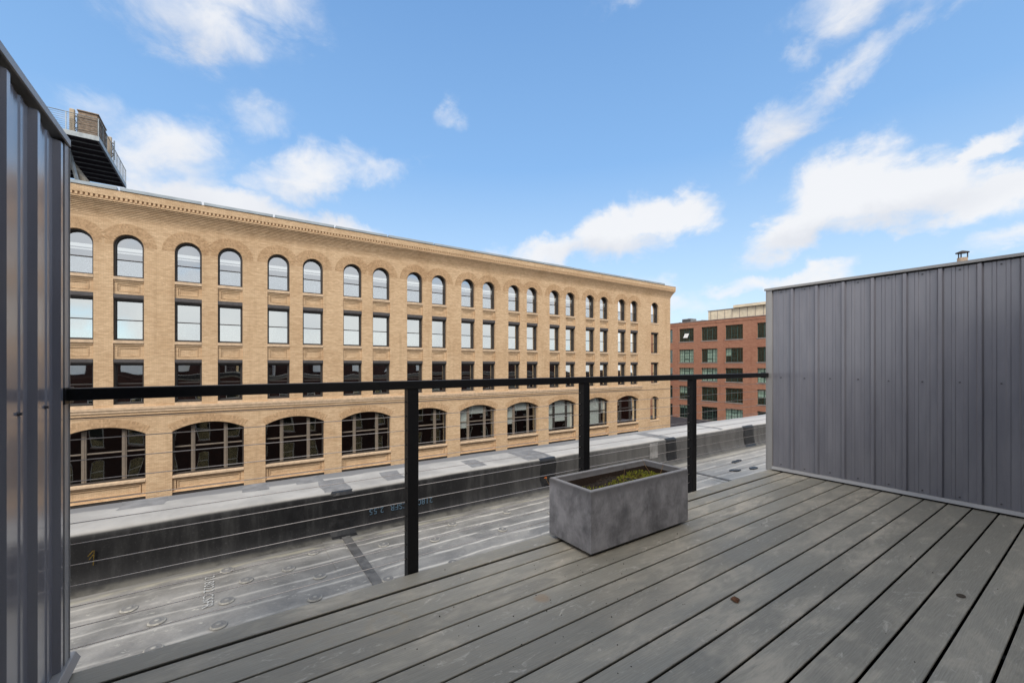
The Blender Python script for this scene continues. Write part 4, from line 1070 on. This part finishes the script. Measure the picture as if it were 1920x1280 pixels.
for (x, y) in ((ax0 + .05, ay0 + .04), (ax1 - .11, ay0 + .04), (ax0 + .05, ay1 - .1), (ax1 - .11, ay1 - .1)):
    m = MB(); m.box(x, x + .06, y, y + .06, ZD, az0 + .001); m.build('foot', M['black'], pl)
m = MB(); q_ = .0005
for l_ in (rect(ax0 + tk + q_, ax1 - tk - q_, ay0 + tk + q_, ay1 - tk - q_, az1 - .040), rect(ax0 + tk + .003, ax1 - tk - .003, ay0 + tk + .003, ay1 - tk - .003, az1 - .041), rect(ax0 + tk + .006, ax1 - tk - .006, ay0 + tk + .006, ay1 - tk - .006, az1 - .2)): m.v += l_
for i in range(2):
    for j in range(4): m.f.append((i * 4 + j, i * 4 + (j + 1) % 4, i * 4 + 4 + (j + 1) % 4, i * 4 + 4 + j)); m.mi.append(0)
m.build('liner', M['crumb'], pl)
zs = az1 - .128; m = MB(); nx_, ny_ = 60, 24; ix0, ix1, iy0, iy1 = ax0 + tk + .001, ax1 - tk - .001, ay0 + tk + .001, ay1 - tk - .001
def soil_h(x, y): return zs + .010 * sin(x * 19 + y * 7) + .008 * sin(y * 41 + x * 11) + .012 * sin((x - 1.9) * 4) + .045 * max(0, min(1, (x - 1.86) * 4))
for i in range(nx_ + 1):
    for j in range(ny_ + 1): x = ix0 + (ix1 - ix0) * i / nx_; y = iy0 + (iy1 - iy0) * j / ny_; m.v.append((x, y, soil_h(x, y) + random.uniform(-.003, .003)))
for i in range(nx_):
    for j in range(ny_): a = i * (ny_ + 1) + j; m.f.append((a, a + ny_ + 1, a + ny_ + 2, a + 1)); m.mi.append(0)
m.build('soil', M['soil'], pl, loc=(2.265, 1.973, zs))
m = MB(); rnd = random.Random(3)
for i in range(7500):
    x = rnd.uniform(ix0, ix1); y = rnd.uniform(iy0, iy1)
    cov = sin(x * 13 + 1) * sin(y * 31) + .9 * sin(x * 5.3 + y * 9) - 4.5 * (y - 2.02) * (y > 2.02) * 4 + .9 - 3 * max(0, x - 2.55)
    if cov < rnd.uniform(-.5, 1.1): continue
    z = soil_h(x, y); h_ = rnd.uniform(.006, .017); r_ = rnd.uniform(.0025, .006); a = rnd.uniform(0, 6.28); t = rnd.uniform(-.006, .006)
    P = [(x + r_ * cos(a + q * 2.09), y + r_ * sin(a + q * 2.09), z + .002) for q in range(3)] + [(x + t, y + t, z + h_)]
    m.add(P, [(0, 1, 3), (1, 2, 3), (2, 0, 3)])
ms = m.build('moss', M['moss'], None, kind='stuff'); tag(ms, 'yellow-green moss growing on the soil inside the concrete planter', 'moss')
for i, (x, y, h_, lx, ly, lab) in enumerate(((2.19, 1.90, .13, .004, .0, 'thin dry stalk standing in the middle of the planter'), (2.58, 1.96, .14, -.012, .01, 'thicker dry stalk standing near the right end of the planter'),
                              (2.62, 1.93, .09, .01, 0, 'short dry stalk at the far right in the planter'), (1.815, 2.145, .13, -.01, .01, 'stalk tipped with an orange leaf at the left back corner of the planter'))):
    st = empty('dry_stalk', (x, y, soil_h(x, y))); tag(st, lab, 'stalk', 'dry stalks in the planter')
    m = MB(); p0 = Vector((x, y, soil_h(x, y) - .005))
    for q in range(5): p1 = p0 + Vector((lx + .003 * sin(q * 2.1 + i), ly + .002 * cos(q * 3 + i), h_ / 5)); m.tube(p0, p1, .0019 - q * .0002, 5); p0 = p1
    m.build('stem', M['stalk'], st)
    if i == 3:
        m = MB(); rr = random.Random(5)
        for q in range(7): a = rr.uniform(0, 6.28); b = p0 + Vector((.012 * cos(a), .009 * sin(a), rr.uniform(-.006, .012))); m.add([p0, p0 + Vector((.004, .002, .008)), b, p0 + Vector((-.003, .003, -.004))], [(0, 1, 2), (0, 2, 3)])
        m.build('orange_leaf', M['orange_leaf'], st)

# ================================================================== LITTER ON THE DECK
m = MB(); cx, cy = 2.05, 1.075
L = [(-.028, -.008), (-.016, .012), (.004, .016), (.022, .010), (.034, -.004), (.018, -.012), (.0, -.016), (-.018, -.018)]
rr = random.Random(9)
V = [(cx, cy, ZD + .010)] + [(cx + a * .9, cy + b * 1.3, ZD + rr.uniform(.001, .010)) for a, b in L]
m.add(V, [(0, i + 1, (i + 1) % 8 + 1) for i in range(8)])
lf = m.build('dead_leaf', M['leaf'], loc=(cx, cy, ZD)); tag(lf, 'crumpled dead brown leaf lying on the deck boards in front of the planter', 'leaf')
m = MB(); n_ = 16; m.add([(3.02 + .026 * cos(2 * pi * i / n_), .462 + .017 * sin(2 * pi * i / n_), ZD + .0012 + .0006 * (i % 2)) for i in range(n_)], [tuple(range(n_))])
kn = m.build('stain_spot', simple('brown_knot_stain', (.075, .06, .045), .8, .2, 0, .2, 60), deck_o, loc=(3.02, .462, ZD), label='small oval brown mark on a board')
m = MB(); rr = random.Random(11)
for i in range(150):
    if i < 95: x, y = rr.gauss(1.35, .45), rr.gauss(1.66, .28)
    else: x, y = rr.uniform(-.3, 4.7), rr.uniform(.1, 2.1)
    if 1.7 < x < 2.8 and y > 1.74 or y > 2.19 or x < -.4: continue
    s_ = rr.uniform(.0012, .0038) * (1.5 if i % 17 == 0 else 1); a = rr.uniform(0, 3)
    P = [(x + s_ * cos(a + q * 1.57) * rr.uniform(.6, 1.3), y + s_ * sin(a + q * 1.57) * rr.uniform(.6, 1.3), ZD + .0004) for q in range(4)]
    m.add(P + [(x, y, ZD + s_)], [(0, 1, 4), (1, 2, 4), (2, 3, 4), (3, 0, 4)])
cr = m.build('soil_crumbs', M['crumb'], None, kind='stuff'); tag(cr, 'scattered dark soil crumbs on the deck boards left of the planter', 'crumbs')
